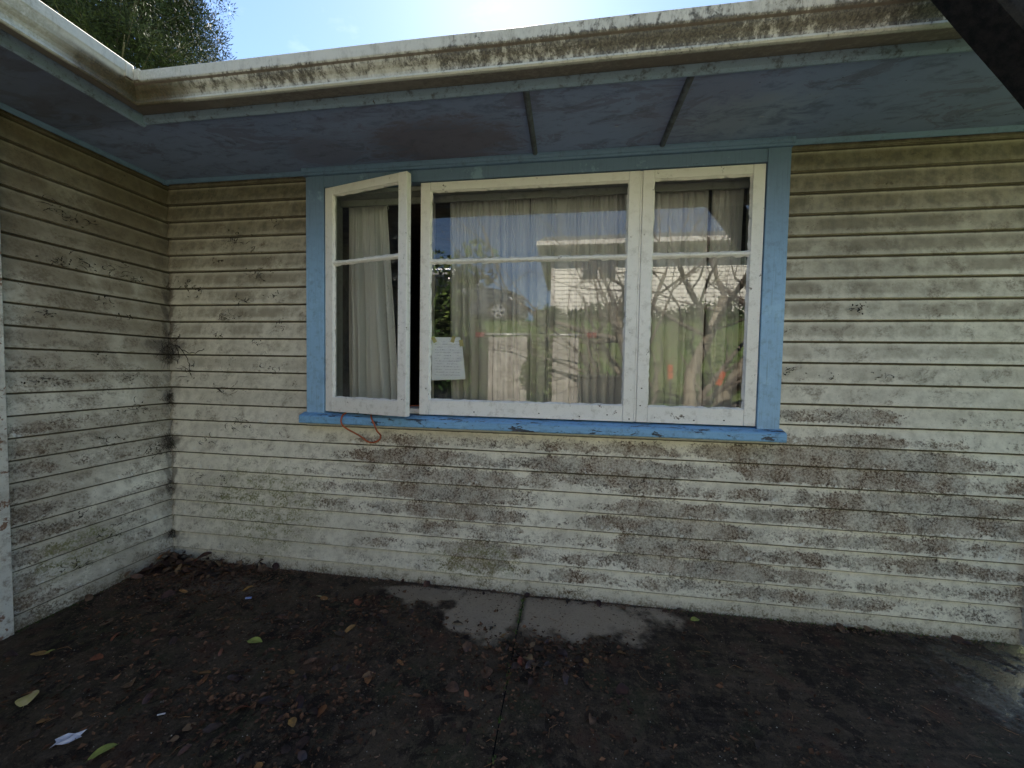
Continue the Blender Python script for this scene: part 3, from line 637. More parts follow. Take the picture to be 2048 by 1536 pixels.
# ------------------------------------------------------------------ eaves, gutters, roof
eave = empty('eave', (2.6, -.3, 2.655), label='dull blue boxed eave soffit over the long wall', cat='eave')
def panel(parent, x0, x1, y0, y1, z=2.656):
    return par(boxo('soffit_panel', (x0, y0, z), (x1, y1, z + .012), M['soffit'], None, 0.001), parent)
panel(eave, -0.02, 2.568, -0.585, 0.03); panel(eave, 2.572, 3.274, -0.585, 0.03); panel(eave, 3.278, XO, -0.585, 0.03)
for bx in (2.570, 3.276):
    m = MB(); pr = [(-.015, 2.6555), (-.012, 2.645), (-.004, 2.640), (.004, 2.640), (.012, 2.645), (.015, 2.6555)]
    m.prism([(bx + d, z) for d, z in pr], -0.574, -0.026 if 0 else -0.058, 'y')
    par(m.build('batten', M['batten']), eave)
m = MB(); m.prism([(-.574, 2.634), (-.586, 2.629), (-.60, 2.636), (-.60, 2.80), (-.578, 2.80), (-.574, 2.66)], 0.586, XO, 'x')
par(m.build('fascia', M['fascia']), eave)
m = MB(); m.prism([(-.566, 2.650), (-.5735, 2.650), (-.5735, 2.6555), (-.566, 2.6555)], 0.56, XO, 'x'); par(m.build('shadow_bead', M['batten']), eave)
eave2 = empty('eave', (.3, -2, 2.655), label='dull blue eave soffit over the left side wall', cat='eave')
panel(eave2, -0.02, 0.585, -3.4, -0.589)
m = MB(); m.prism([(.574, 2.624), (.586, 2.616), (.60, 2.622), (.60, 2.80), (.578, 2.80), (.574, 2.66)], -3.4, -0.586, 'y')
par(m.build('fascia', M['fascia']), eave2)
m = MB(); m.prism([(.566, 2.648), (.5735, 2.648), (.5735, 2.6555), (.566, 2.6555)], -3.4, -.575, 'y'); par(m.build('shadow_bead', M['batten']), eave2)

GP = [(.604, 2.735), (.604, 2.664), (.622, 2.657), (.706, 2.630), (.722, 2.6175), (.735, 2.6155), (.741, 2.6205), (.7385, 2.630), (.728, 2.6335),
      (.7215, 2.642), (.7235, 2.654), (.732, 2.665), (.743, 2.674), (.750, 2.682), (.7525, 2.690), (.762, 2.694), (.766, 2.700), (.767, 2.744), (.762, 2.749), (.757, 2.744),
      (.757, 2.702), (.742, 2.688), (.722, 2.668), (.712, 2.645), (.704, 2.638), (.624, 2.664), (.611, 2.670), (.611, 2.735)]
def gutter(name, ax, a, b, dz=0.0, label='', mit=True, band=0.0):
    """a runs to the internal mitre when mit is True"""
    n = 24; v = []; f = []; L = len(GP)
    for i in range(n + 1):
        t = i / n
        for d, z in GP:
            st = d if mit else a
            s = (st + (abs(b) - st) * t) if ax == 'x' else (st + (abs(b) - st) * t)
            sag = 0.0025 * mnoise.noise(Vector((s * 1.3, 0, 7 if ax == 'x' else 11)))
            zz = z + dz + sag + (band if z > 2.69 else 0)
            v.append((s, -d, zz) if ax == 'x' else (d, -s, zz))
    for i in range(n):
        for k in range(L): f.append((i * L + k, i * L + (k + 1) % L, (i + 1) * L + (k + 1) % L, (i + 1) * L + k))
    m = MB(); m.v = v; m.f = f; m.f.append(tuple(range(L))); m.f.append(tuple(n * L + k for k in range(L)))
    return m
g1 = empty('gutter', (3, -.7, 2.62), label='long mould streaked cream gutter running along the front eave', cat='gutter')
par(gutter('g', 'x', 0, 2.9).build('gutter_length', M['gutter']), g1)
GPs = GP
par(gutter('g', 'x', 2.8995, XO, mit=False).build('gutter_length', M['gutter']), g1)
g2 = empty('gutter', (.7, -2, 2.62), label='cleaner cream gutter on the left wing coming towards the camera', cat='gutter')
par(gutter('g', 'y', 0, -3.4, 0.004, band=.018).build('gutter_length', M['gutter']), g2)
# mitre sleeve at the internal corner
m = MB(); m.box((.758, -.798, 2.700), (.7705, -.7705, 2.760), .001); m.box((.7715, -.7712, 2.700), (.800, -.7585, 2.752), .001)
par(m.build('mitre_sleeve', M['gutter']), g1)
# roofs (mostly out of sight, they keep the sun off the wall)
def sheet(name, quad, th, parent):
    m = MB(); q = [Vector(p) for p in quad]; nn = (q[1] - q[0]).cross(q[2] - q[0]).normalized() * th
    if nn.z > 0: nn = -nn
    m.add([p for p in q] + [p + nn for p in q], [(0, 1, 2, 3), (7, 6, 5, 4), (0, 4, 5, 1), (1, 5, 6, 2), (2, 6, 7, 3), (3, 7, 4, 0)])
    return par(m.build(name, M['roof']), parent)
roof = empty('roof', (2, 3, 3), label='low pitched roof over the main house behind the gutter', cat='roof')
tp = math.tan(R(17))
e = .66; zr = 2.735
sheet('roof_sheet', [(e - 0.0, -e, zr), (XO, -e, zr), (XO, 4, zr + tp * (4 + e)), (-4.0, 4, zr + tp * (4 + e))], .03, roof)
sheet('roof_sheet', [(-4.0, 4, zr + tp * (4 + e)), (XO, 4, zr + tp * (4 + e)), (XO, 8.7, zr), (-4, 8.7, zr)], .03, roof)
roof2 = empty('roof', (-2, -2, 3), label='low pitched roof over the left wing', cat='roof')
sheet('roof_sheet', [(e, -e, zr), (e, -3.4, zr), (-4, -3.4, zr + tp * (4 + e)), (-4.0, 4, zr + tp * (4 + e))], .03, roof2)
sheet('roof_sheet', [(-4.0, 4, zr + tp * (4 + e)), (-4, -3.4, zr + tp * (4 + e)), (-8.6, -3.4, zr), (-8.6, 4, zr)], .03, roof2)
# the rest of the house body
body = empty('house_body', (0, 4, 0), label='back and end walls of the old weatherboard house', cat='house')
for a, b in (((XE - .1, .135, -.1), (XE, 8.0, 2.65)), ((-8.0, 7.9, -.1), (XE - .1, 8.0, 2.65)), ((-8.0, -3.4, -.1), (-7.9, 7.9, 2.65)), ((-7.9, -3.5, -.1), (-.13, -3.402, 2.65))):
    m = MB(); m.box(a, b); par(m.build('wall', M['nboard']), body)

# ------------------------------------------------------------------ room behind the window
room = empty('room', (2.5, 2, 0), label='dim unlit room behind the window curtains'); room['kind'] = 'structure'
for nm, a, b in (('floor', (.2, .14, .1), (4.9, 4, .2)), ('ceiling', (.2, .14, 2.60), (4.9, 4, 2.64)), ('wall', (.2, 3.9, .2), (4.9, 4, 2.6)), ('wall', (.15, .14, .2), (.2, 4, 2.6)), ('wall', (4.9, .14, .2), (4.95, 4, 2.6))):
    m = MB(); m.box(a, b); par(m.build(nm, M['inner']), room)

# ------------------------------------------------------------------ window
win = empty('window', (2.52, 0, 1.03), label='wide blue framed timber window with white sashes, left one ajar', cat='window')
def wp(name, a, b, mat, ch=0.002, parent=win):
    m = MB(); m.box(a, b, ch); o = m.build(name, mat); return par(o, parent)
yc = -0.036
wp('casing', (1.092, yc, 1.086), (1.217, .02, 2.612), M['casing'])
wp('casing', (3.829, yc, 1.086), (3.944, .02, 2.612), M['casing'])
wp('head_board', (1.2175, yc + .003, 2.541), (1.800, .02, 2.612), M['casing'])
wp('head_board', (1.8015, yc + .003, 2.541), (3.8285, .02, 2.612), M['casing'])
m = MB(); m.prism([(-.030, 2.613), (-.046, 2.614), (-.052, 2.622), (-.050, 2.630), (-.058, 2.640), (-.058, 2.654), (.01, 2.654), (.01, 2.613)], 1.074, 3.952, 'x')
par(m.build('head_cap', M['mould']), win)
m = MB(); m.prism([(-.082, 1.028), (-.086, 1.034), (-.086, 1.070), (-.080, 1.078), (-.036, 1.092), (.06, 1.100), (.06, 1.046), (-.03, 1.046), (-.03, 1.040), (-.07, 1.030)], 1.074, 3.957, 'x')
par(m.build('sill', M['sill']), win)
m = MB(); m.prism([(-.004, 1.004), (-.026, 1.010), (-.030, 1.038), (.0, 1.038)], 1.08, 3.95, 'x'); par(m.build('apron_bead', M['flash']), win)
# inner frame: jambs, head, mullions, inner sill
wp('jamb', (1.2185, .0, 1.101), (1.246, .128, 2.540), M['reveal']); wp('jamb', (3.800, .018, 1.101), (3.828, .128, 2.540), M['reveal'])
wp('frame_head', (1.2465, .018, 2.512), (3.7995, .128, 2.5395), M['reveal'])
wp('mullion', (1.868, .016, 1.135), (1.905, .126, 2.511), M['sash']); wp('mullion', (3.160, .018, 1.135), (3.200, .126, 2.511), M['reveal'])
wp('inner_sill', (1.2465, .018, 1.1012), (3.7995, .150, 1.134), M['sash'])
wp('pelmet', (1.25, .095, 2.468), (3.795, .112, 2.508), M['reveal'], 0.001)
m = MB(); m.tube([(1.26, .124, 2.525), (3.79, .124, 2.525)], .008, 8); par(m.build('curtain_rail', M['rod'], None, True), win)

def sash(x0, x1, z0=1.104, z1=2.534, hinge=None, ang=0.0):
    """timber sash: two stiles, top and bottom rail as one jointed frame; glazing bar and two panes below it"""
    T = 0.040; sw = 0.062; tr = 0.050; br = 0.092; yb = 0.0
    piv = Vector((x0, -.030, 0))
    rot = Matrix.Translation(piv) @ Matrix.Rotation(-ang, 4, 'Z') @ Matrix.Translation(-piv)
    def put(mb, name, mat, parent, smooth=False):
        mb.v = [tuple(rot @ Vector(v)) for v in mb.v]
        o = mb.build(name, mat, None, smooth); return par(o, win) if parent is None else sub(o, parent)
    def sub(o, p):
        o.parent = p; return o
    yf = -.030; yk = yf + T
    m = MB(); g = .0009
    m.box((x0, yf, z0), (x0 + sw, yk, z1), .0022); m.box((x1 - sw, yf, z0), (x1, yk, z1), .0022)
    m.box((x0 + sw + g, yf + .0006, z0), (x1 - sw - g, yk, z0 + br), .0018); m.box((x0 + sw + g, yf + .0006, z1 - tr), (x1 - sw - g, yk, z1), .0018)
    fr = put(m, 'sash', M['sash'], None)
    inv = Matrix.Translation(win.location).inverted()
    def child(mb, name, mat):
        mb.v = [tuple(rot @ Vector(v)) for v in mb.v]
        o = mb.build(name, mat); o.parent = fr; return o
    zb = 2.0575; ix0, ix1 = x0 + sw, x1 - sw; iz0, iz1 = z0 + br, z1 - tr
    m = MB(); m.prism([(yf + .006, zb - .009), (yf + .002, zb - .004), (yf + .002, zb + .004), (yf + .006, zb + .009), (yk - .004, zb + .009), (yk - .004, zb - .009)], ix0 - .003, ix1 + .003, 'x')
    child(m, 'glazing_bar', M['sash'])
    yg = yf + .019
    for a, b in ((iz0 - .004, zb - .007), (zb + .007, iz1 + .004)):
        m = MB(); m.add([(ix0 - .004, yg, a), (ix1 + .004, yg, a), (ix1 + .004, yg, b), (ix0 - .004, yg, b)], [(0, 1, 2, 3)])
        child(m, 'pane', M['glass' if not ang else 'glass2'])
    # crumbly putty fillets
    m = MB(); rr = random.Random(int(x0 * 100))
    def putty(p0, p1, ind, depth):
        p0, p1 = Vector(p0), Vector(p1); n = max(8, int((p1 - p0).length / .022)); base = len(m.v)
        for i in range(n + 1):
            q = p0.lerp(p1, i / n); w = .0085 + rr.uniform(-.0035, .0022)
            if rr.random() < .10: w *= .35
            for a, b in ((0, 0), (0, w), (w, w)):
                # a: inwards across the glass; b: back towards the glass
                m.v.append(tuple(q + Vector(ind) * a + Vector((0, -1, 0)) * (0 if (a, b) != (0, w) else .012)))
        for i in range(n):
            for k in range(3): m.f.append((base + i * 3 + k, base + i * 3 + (k + 1) % 3, base + (i + 1) * 3 + (k + 1) % 3, base + (i + 1) * 3 + k))
    yy = yg - .0004
    for zz0, zz1 in ((iz0, zb - .009), (zb + .009, iz1)):
        putty((ix0, yy, zz0), (ix0, yy, zz1), (1, 0, 0), 0); putty((ix1, yy, zz0), (ix1, yy, zz1), (-1, 0, 0), 0)
        putty((ix0, yy, zz0), (ix1, yy, zz0), (0, 0, 1), 0); putty((ix0, yy, zz1), (ix1, yy, zz1), (0, 0, -1), 0)
    child(m, 'putty', M['sash'])
    return fr
sash(1.2225, 1.859, ang=R(13.4)); sash(1.8655, 3.170); sash(3.184, 3.824)
m = MB(); m.box((3.1715, -.026, 1.106), (3.1825, -.010, 2.533), .001); par(m.build('cover_bead', M['sash']), win)
# rust-dark nail heads and a knob on the sashes
m = MB()
for px, pz in ((2.22, 1.13), (2.62, 1.135), (2.86, 1.125), (3.02, 1.14), (3.50, 1.125), (3.66, 1.13), (3.21, 1.30), (3.145, 1.12), (3.205, 1.20)):
    m.box((px - .004, -.0312, pz - .003), (px + .004, -.0296, pz + .003))
o = m.build('nail_heads', M['dark']); par(o, win)

# ------------------------------------------------------------------ curtains
def curtain(x0t, x1t, x0b, x1b, zt, zb, y, folds, seed, amp=.028, label='', pinch=2.0):
    r = random.Random(seed); nx = folds * 44; nz = 30; v = []; f = []
    ph = [r.uniform(0, 6.28) for _ in range(8)]; fr = [r.uniform(.75, 1.3) for _ in range(8)]
    for j in range(nz + 1):
        t = j / nz                                        # 0 top .. 1 bottom
        z = zt + (zb - zt) * t
        for i in range(nx + 1):
            u = i / nx
            w = u + .018 * math.sin(u * 21 + ph[0]) + .012 * t * math.sin(u * 9 + ph[1] + 2 * t)
            x = (x0t + (x1t - x0t) * u) * (1 - t) + (x0b + (x1b - x0b) * u) * t + .006 * math.sin(6 * t + ph[2] + 9 * u) * t
            q = folds * (w + .035 * math.sin(2 * math.pi * u * 1.7 + ph[3]) + .012 * math.sin(2 * math.pi * u * 5 + ph[4]))
            kf = math.floor(q); fq = q - kf
            dep = .65 + .35 * math.sin(kf * 2.4 + ph[5]); a = 2.3 * amp * dep * (.55 + .45 * min(1, t * 3))
            wave = 1 - 2 * abs(math.sin(math.pi * fq)) ** .55
            tq = 2.6 * q; tp = math.exp(-t * 5.5); wave = wave * (1 - .75 * tp) + .75 * tp * (1 - 2 * abs(math.sin(math.pi * tq)) ** .6)
            wave += .25 * math.sin(2 * math.pi * q * .5 + ph[6] + 2 * t); fine = 0
            v.append((x, y + a * wave + amp * fine * .5, z + .002 * math.sin(31 * u)))
    W = nx + 1
    for j in range(nz):
        for i in range(nx): f.append((j * W + i, j * W + i + 1, (j + 1) * W + i + 1, (j + 1) * W + i))
    o = link('curtain', v, f, M['cloth'], None, True)
    return tag(o, label, 'curtain', 'curtains hanging inside the window')
curtain(1.262, 1.545, 1.262, 1.66, 2.505, .95, .175, 5, 3, .024, 'gathered cream curtain behind the open left sash')
curtain(1.985, 2.52, 2.005, 2.56, 2.505, .95, .185, 8, 8, .022, 'cream curtain behind the middle pane beside the dark gap')
curtain(2.525, 3.20, 2.55, 3.22, 2.505, .95, .180, 12, 12, .020, 'tightly gathered cream curtain behind the right half of the middle pane')
curtain(3.215, 3.60, 3.22, 3.60, 2.505, .95, .180, 5, 5, .020, 'cream curtain at the left of the narrow right sash')
curtain(3.625, 3.80, 3.62, 3.80, 2.505, .95, .180, 3, 9, .018, 'narrow cream curtain against the right jamb')
# loose curtain cord
m = MB(); m.tube([(1.575, .10, 2.50), (1.583, .10, 2.47), (1.575, .10, 2.45), (1.583, .10, 2.435), (1.592, .10, 2.445), (1.584, .10, 2.465)], .0015, 5)
tag(m.build('curtain_hook', M['sash']), 'small white loop of cord hanging beside the left curtain', 'hook')

# note on the glass
note = empty('handwritten_note', (2.04, -.004, 1.46), label='creased pale blue sheet of handwriting taped inside the middle pane', cat='note')
nv = []; nf = []
for j in range(9):
    for i in range(7):
        u, w = i / 6, j / 8
        x = (1.938 + (2.158 - 1.938) * u) * (1 - w) + (1.935 + (2.130 - 1.935) * u) * w
        z = 1.318 + .013 * u + (1.590 - 1.318 - .013 * u) * w
        if i == 6 and j == 8: x -= .012; z += .004
        nv.append((x, -.0075 + .0018 * math.sin(5 * u + 9 * w) + .001 * math.sin(17 * w), z))
for j in range(8):
    for i in range(6): nf.append((j * 7 + i, j * 7 + i + 1, j * 7 + i + 8, j * 7 + i + 7))
par(link('sheet', nv, nf, M['paper'], None, True), note)
for x, z, a in ((1.952, 1.575, .5), (2.075, 1.578, -.3), (2.128, 1.555, .2)):
    m = MB(); c, s_ = math.cos(a), math.sin(a)
    q = [(-.012, -.02), (.012, -.02), (.012, .02), (-.012, .02)]
    m.add([(x + c * p - s_ * w, -.0096, z + s_ * p + c * w) for p, w in q], [(0, 1, 2, 3)])
    par(m.build('tape', M['tape']), note)

# orange cord loop
def smooth_path(pts, n=8):
    P_ = [Vector(p) for p in pts]; out = []
    for i in range(len(P_) - 1):
        p0, p1, p2, p3 = P_[max(i - 1, 0)], P_[i], P_[i + 1], P_[min(i + 2, len(P_) - 1)]
        for k in range(n):
            t = k / n
            out.append(.5 * ((2 * p1) + (p2 - p0) * t + (2 * p0 - 5 * p1 + 4 * p2 - p3) * t * t + (3 * p1 - p0 - 3 * p2 + p3) * t ** 3))
    out.append(P_[-1]); return out
m = MB(); m.tube(smooth_path([(1.99, .30, 1.05), (1.93, .19, 1.150), (1.84, .10, 1.148), (1.72, .07, 1.145), (1.63, .05, 1.165), (1.575, .02, 1.150), (1.555, -.04, 1.105),
    (1.578, -.092, 1.080), (1.604, -.103, 1.04), (1.619, -.098, 1.00), (1.617, -.05, .965), (1.60, -.022, .935), (1.565, -.016, .912), (1.53, -.014, .907), (1.50, -.014, .918),
    (1.465, -.03, .950), (1.42, -.07, .990), (1.395, -.10, 1.02), (1.382, -.105, 1.05), (1.382, -.092, 1.085), (1.385, -.05, 1.105), (1.38, .0, 1.14), (1.37, .10, 1.148), (1.36, .25, 1.08)], 6), .0052, 10)
tag(m.build('orange_cord', M['cord'], None, True), 'orange extension cord looping out over the sill under the open sash', 'cord')

# dark timber leaning on the gutter
m = MB(); a0 = Vector((3.40, -.905, 3.42)); d_ = Vector((.605, 0, -.796)); L_ = 4.25; n_ = 26
side = Vector((.796, 0, .605)); rr = random.Random(4); pv = []
for i in range(n_ + 1):
    c = a0 + d_ * (L_ * i / n_)
    w1 = .083 + .004 * rr.uniform(-1, 1); w2 = .055
    for sx, sy in ((-1, -1), (-.8, -1.12), (.8, -1.12), (1, -1), (1, 1), (-1, 1)): pv.append(tuple(c + side * sx * (w1 + .002 * rr.uniform(-1, 1)) + Vector((0, sy * w2, 0))))
fs = [(i * 6 + k, i * 6 + (k + 1) % 6, (i + 1) * 6 + (k + 1) % 6, (i + 1) * 6 + k) for i in range(n_) for k in range(6)] + [tuple(range(6)), tuple(n_ * 6 + k for k in range(6))]
m.add(pv, fs)
tag(m.build('timber_prop', M['prop']), 'near black weathered timber slanting across the top right past the gutter', 'timber')
m = MB(); m.tube([(3.527, -.60, 2.75), (3.56, -.59, 2.84), (3.60, -.58, 2.95)], .0025, 5); tag(m.build('twig', M['dark']), 'thin dark twig poking up behind the gutter', 'twig')

# ------------------------------------------------------------------ cobwebs and dead insect litter on the walls
cr_ = random.Random(21)
WISP = MB()
def cobweb(ax, s, z, size, n, seed, label, dens=1.0, thick=2.3):
    r = random.Random(seed); m = MB() if label else WISP
    def P3(a, b, d): return (a, -d, b) if ax == 'x' else (d, a, b)
    for _ in range(n):
        a, b = s + r.gauss(0, size * .38), z + r.gauss(0, size * .20); th = r.uniform(0, 6.28); pts = []; L = r.uniform(.35, 1.15) * size
        k = r.randint(7, 12); bend = r.uniform(-.55, .55)
        for i in range(k):
            pts.append(P3(a, b, .0015 + .004 * abs(math.sin(i * 1.3 + th)) + .001))
            th += bend + r.uniform(-.35, .35); a += math.cos(th) * L / k; b += math.sin(th) * L / k * .7
        rad = [r.uniform(.0003, .0011) * thick * (1 - abs(2 * i / (k - 1) - 1) * .7) * (2.0 if r.random() < .12 else 1) for i in range(k)]
        m.tube(pts, rad, 4)
    for _ in range(int(n * 1.2)):
        a, b = s + r.gauss(0, size * .5), z + r.gauss(0, size * .28); q = r.uniform(.0008, .0026) * thick; th = r.uniform(0, 3.14)
        c, e_ = math.cos(th) * q, math.sin(th) * q
        m.tube([P3(a - c, b - e_, .002), P3(a, b + r.uniform(-q, q) * .4, .0035), P3(a + c, b + e_, .002)], [q * .3, q * .6, q * .3], 5)
    if label: tag(m.build('cobweb', M['web']), label, 'cobweb', 'dark cobweb wisps on the boards')
spots = [('x', .545, 2.25, .10, 9, 'curled dark cobweb wisp two boards below the left soffit'), ('x', .73, 2.03, .12, 9, None), ('x', .84, 2.35, .08, 5, 'arched web thread near the left casing high up'),
         ('x', .576, 1.835, .07, 6, None), ('x', .48, 1.72, .10, 7, None), ('x', .14, 1.94, .07, 6, None), ('x', .24, 1.90, .06, 6, None), ('x', .18, 1.35, .10, 8, None), ('x', .82, 1.36, .08, 6, None),
         ('x', .46, 1.22, .10, 8, None), ('x', .55, .98, .10, 8, None), ('x', .40, 1.60, .06, 5, None), ('x', .30, .86, .08, 6, None), ('x', .22, .62, .07, 6, None), ('x', .45, .60, .08, 5, None),
         ('x', .88, 1.66, .06, 5, None), ('x', .70, 1.55, .06, 4, None), ('x', .68, 2.16, .05, 4, None), ('x', .40, 2.10, .05, 4, None), ('x', .82, 1.87, .05, 4, None),
         ('x', 4.325, 1.76, .05, 10, 'dark triangular web clump on a board right of the window'), ('x', 4.00, 1.42, .05, 6, 'web threads beside the right casing'), ('x', 2.5, .66, .05, 5, None), ('x', 2.75, .45, .05, 4, None),
         ('x', 4.45, 1.40, .05, 4, None), ('x', 4.2, 1.38, .05, 4, None), ('x', 3.2, .73, .06, 4, None), ('x', 1.9, .75, .05, 4, None),
         ('y', -.595, 2.23, .08, 8, 'dark web clump high on the side wall'), ('y', -.48, 2.21, .08, 8, None), ('y', -.30, 1.97, .10, 8, None), ('y', -.47, 1.955, .07, 9, None), ('y', -.57, 1.955, .06, 5, None),
         ('y', -.20, 1.93, .06, 6, None), ('y', -.266, 1.683, .06, 5, None), ('y', -.35, 1.76, .07, 4, None), ('y', -.62, 1.66, .05, 5, None), ('y', -.20, 1.10, .09, 8, None), ('y', -.12, .80, .09, 8, None),
         ('y', -.33, .92, .08, 6, None), ('y', -.25, 1.30, .06, 5, None), ('y', -.5, .52, .06, 5, None), ('y', -.35, .35, .10, 10, None), ('y', -.52, .22, .08, 8, None), ('y', -.66, 1.30, .06, 5, None), ('y', -.40, 1.45, .05, 4, None)]
for i, (ax, s, z, sz, n, lb) in enumerate(spots):
    cobweb(ax, s, z, sz, n, 100 + i, lb)
tag(WISP.build('cobweb_wisps', M['web']), 'fine cobweb threads and insect litter scattered over the boards', kind='stuff')
# thick sooty webs in the internal corner
for z, sz, n, lb in ((1.515, .13, 34, 'thick branching black cobweb in the corner at window height'), (1.16, .06, 26, 'sooty web wedge in the corner below the sill line'), (.845, .08, 30, 'sooty black web clump in the corner at mid wall'),
                     (.53, .05, 14, 'small sooty web in the corner below the middle'), (.18, .05, 16, 'rusty black web clump low in the corner'), (1.93, .04, 10, 'small sooty web in the corner near the top')):
    r = random.Random(int(z * 100)); m = MB()
    for _ in range(n * 3):
        a, b, d = abs(r.gauss(0, sz * .42)), z + r.gauss(0, sz * .4), abs(r.gauss(0, sz * .42))
        pts = []; v3 = Vector((r.uniform(-1, 1), r.uniform(-1, 1), r.uniform(-1.4, 1))) * sz * .16
        p = Vector((a * .5 + .003, -d * .5 - .003, b))
        for i in range(5):
            pts.append((max(.002, p.x), min(-.002, p.y), p.z)); p = p + v3 + Vector((r.uniform(-1, 1), r.uniform(-1, 1), r.uniform(-1, 1))) * sz * .06
        m.tube(pts, [.0003, .0007, .0009, .0006, .0002], 4)
    if sz > .1:
        for pts in ([(.02, -.006, 1.53), (.08, -.006, 1.52), (.13, -.006, 1.47), (.17, -.006, 1.40), (.17, -.006, 1.34)], [(.08, -.006, 1.52), (.15, -.006, 1.48), (.22, -.006, 1.475), (.29, -.006, 1.50)],
                    [(.06, -.006, 1.53), (.09, -.006, 1.46), (.075, -.006, 1.40)], [(.05, -.006, 1.55), (.09, -.006, 1.585), (.10, -.006, 1.60)]):
            m.tube([(a + .004 * math.sin(k * 2.1), b, c + .005 * math.sin(k * 1.7)) for k, (a, b, c) in enumerate(smooth_path(pts, 5))], [.0012 + .0012 * abs(math.sin(k * .9)) for k in range(len(pts) * 5 - 4)], 5)
    tag(m.build('cobweb', M['web']), lb, 'cobweb', 'sooty webs in the wall corner')

# ------------------------------------------------------------------ leaves and litter on the ground
def leaf_mesh(seed, kind):
    r = random.Random(seed); rows = 7; v = []; f = []
    curl = r.uniform(.15, .9); tw = r.uniform(-.5, .5); wid = r.uniform(.32, .5) if kind == 'oval' else r.uniform(.22, .3)
    for j in range(rows):
        t = j / (rows - 1)
        w = wid * math.sin(math.pi * min(1, t * .93 + .05)) ** .7 * (1 + (.25 * r.uniform(-1, 1) if kind == 'torn' else .08 * r.uniform(-1, 1)))
        cz = .16 * curl * math.sin(t * 3.0) + .05 * tw * t
        for u, dz in ((-1, 1), (0, 0), (1, 1)):
            v.append(((t - .5), u * w * (1 - .25 * curl), cz + dz * (.28 * curl * w) + r.uniform(-.02, .02) + (tw * u * t * .12)))
    for j in range(rows - 1):
        for k in range(2): f.append((j * 3 + k, j * 3 + k + 1, (j + 1) * 3 + k + 1, (j + 1) * 3 + k))
    n = len(v); v += [(-.5, .008, .02), (-.5, -.008, .02), (-.78, .006 + .1 * tw, .03)]; f.append((n, n + 1, n + 2))
    me = bpy.data.meshes.new('leaf'); mn = min(q[2] for q in v); me.from_pydata([(a, b, c - mn) for a, b, c in v], [], f)
    me.polygons.foreach_set('use_smooth', [True] * len(me.polygons)); return me
LM = {}
for mk in ('leafb', 'leafd', 'leafo', 'leafy', 'leafg'):
    LM[mk] = []
    for i in range(7 if mk in ('leafb', 'leafd') else 4):
        me = leaf_mesh(hash(mk) % 1 + i * 13 + len(mk) * 3 + ord(mk[-1]), ('oval', 'torn', 'slim')[i % 3]); me.materials.append(M[mk]); LM[mk].append(me)
lr = random.Random(99); nleaf = [0]
def leaf(mk, x, y, size, z=.003, label=None, rot=None, tilt=.25, where=None):
    me = LM[mk][lr.randrange(len(LM[mk]))]
    o = bpy.data.objects.new('fallen_leaf', me); COL.objects.link(o)
    o.location = (x, y, z); o.scale = (size, size, size)
    o.rotation_euler = (lr.uniform(-tilt, tilt), lr.uniform(-tilt, tilt), lr.uniform(0, 6.28) if rot is None else rot)
    dl = {'leafb': 'curled dead brown leaf lying on the wet concrete', 'leafd': 'sodden dark leaf flattened on the wet concrete', 'leafo': 'orange brown leaf lying on the dark concrete'}
    lb = label or dl[mk]
    if where: lb = {'leafb': 'curled dead brown leaf ', 'leafd': 'sodden dark flattened leaf ', 'leafo': 'orange brown leaf '}[mk] + where
    gp = 'fallen leaves on the concrete' if not label else 'distinct leaves on the concrete'
    tag(o, lb, 'leaf', gp); nleaf[0] += 1
    return o
leaf('leafy', .622, -1.094, .085, .004, 'large torn pale yellow leaf at lower left', 2.4, .08)
leaf('leafo', .33, -.885, .07, .006, 'orange leaf with yellow tip near the left corner board', .4)
leaf('leafg', .37, -.875, .035, .012, 'small yellow green leaf on an orange one at far left')
leaf('leafo', .625, -.865, .055, .006, 'orange brown leaf right of the far left pair', .2)
leaf('leafg', 1.26, -.648, .075, .006, 'slim yellowish leaf on the concrete in front of the corner', .1)
leaf('leafg', 3.526, -.09, .065, .006, 'bright yellow green crumpled leaf near the wall right of the dry patch', .6)
leaf('leafd', 2.42, -.35, .06, .006, 'black curled leaf standing on the dry patch', 1.2, .6)
leaf('leafo', 1.51, -1.0, .075, .006, 'orange leaf folded among brown ones at lower left of the joint', 1.0, .4)
leaf('leafg', 1.18, -1.22, .075, .006, 'greenish yellow leaf near the bottom edge left of centre', 1.0)
leaf('leafo', .86, -.255, .065, .008, 'orange leaf in front of the corner litter', 1.0)
leaf('leafy', 1.33, -.25, .04, .006, 'little yellow leaf with stalk near the wall foot', 3.0)
# litter heap in the corner
for _ in range(66):
    a = abs(lr.gauss(0, .28)); d = abs(lr.gauss(0, .12))
    h = max(0, .10 - a * .17 - d * .3)
    leaf('leafb' if lr.random() < .75 else 'leafo' if lr.random() < .25 else 'leafd', .04 + a, -.03 - d, lr.uniform(.045, .090), .004 + lr.uniform(.3, 1) * h, tilt=.7, where='heaped in the wall corner')
for _ in range(16): leaf('leafb', .03 + abs(lr.gauss(0, .06)), -abs(lr.gauss(.05, .13)), lr.uniform(.04, .07), .01 + lr.uniform(0, .05), tilt=.7, where='drifted against the left wing wall')
for _ in range(12): leaf('leafb', lr.gauss(.75, .12), -abs(lr.gauss(.04, .04)), lr.uniform(.04, .07), .008 + lr.uniform(0, .03), tilt=.8, where='in the second litter heap right of the corner')
# along the wall foot
for _ in range(26): leaf(lr.choice(['leafb', 'leafd', 'leafb']), lr.uniform(1.5, 4.9), -lr.uniform(.008, .05), lr.uniform(.025, .06), .005, tilt=.6, where='caught along the foot of the long wall')
for x in (4.02, 4.28, 4.36, 4.45, 4.30): leaf('leafb', x, -lr.uniform(.01, .05), lr.uniform(.045, .07), .006, tilt=.5, where='at the wall foot right of the window')
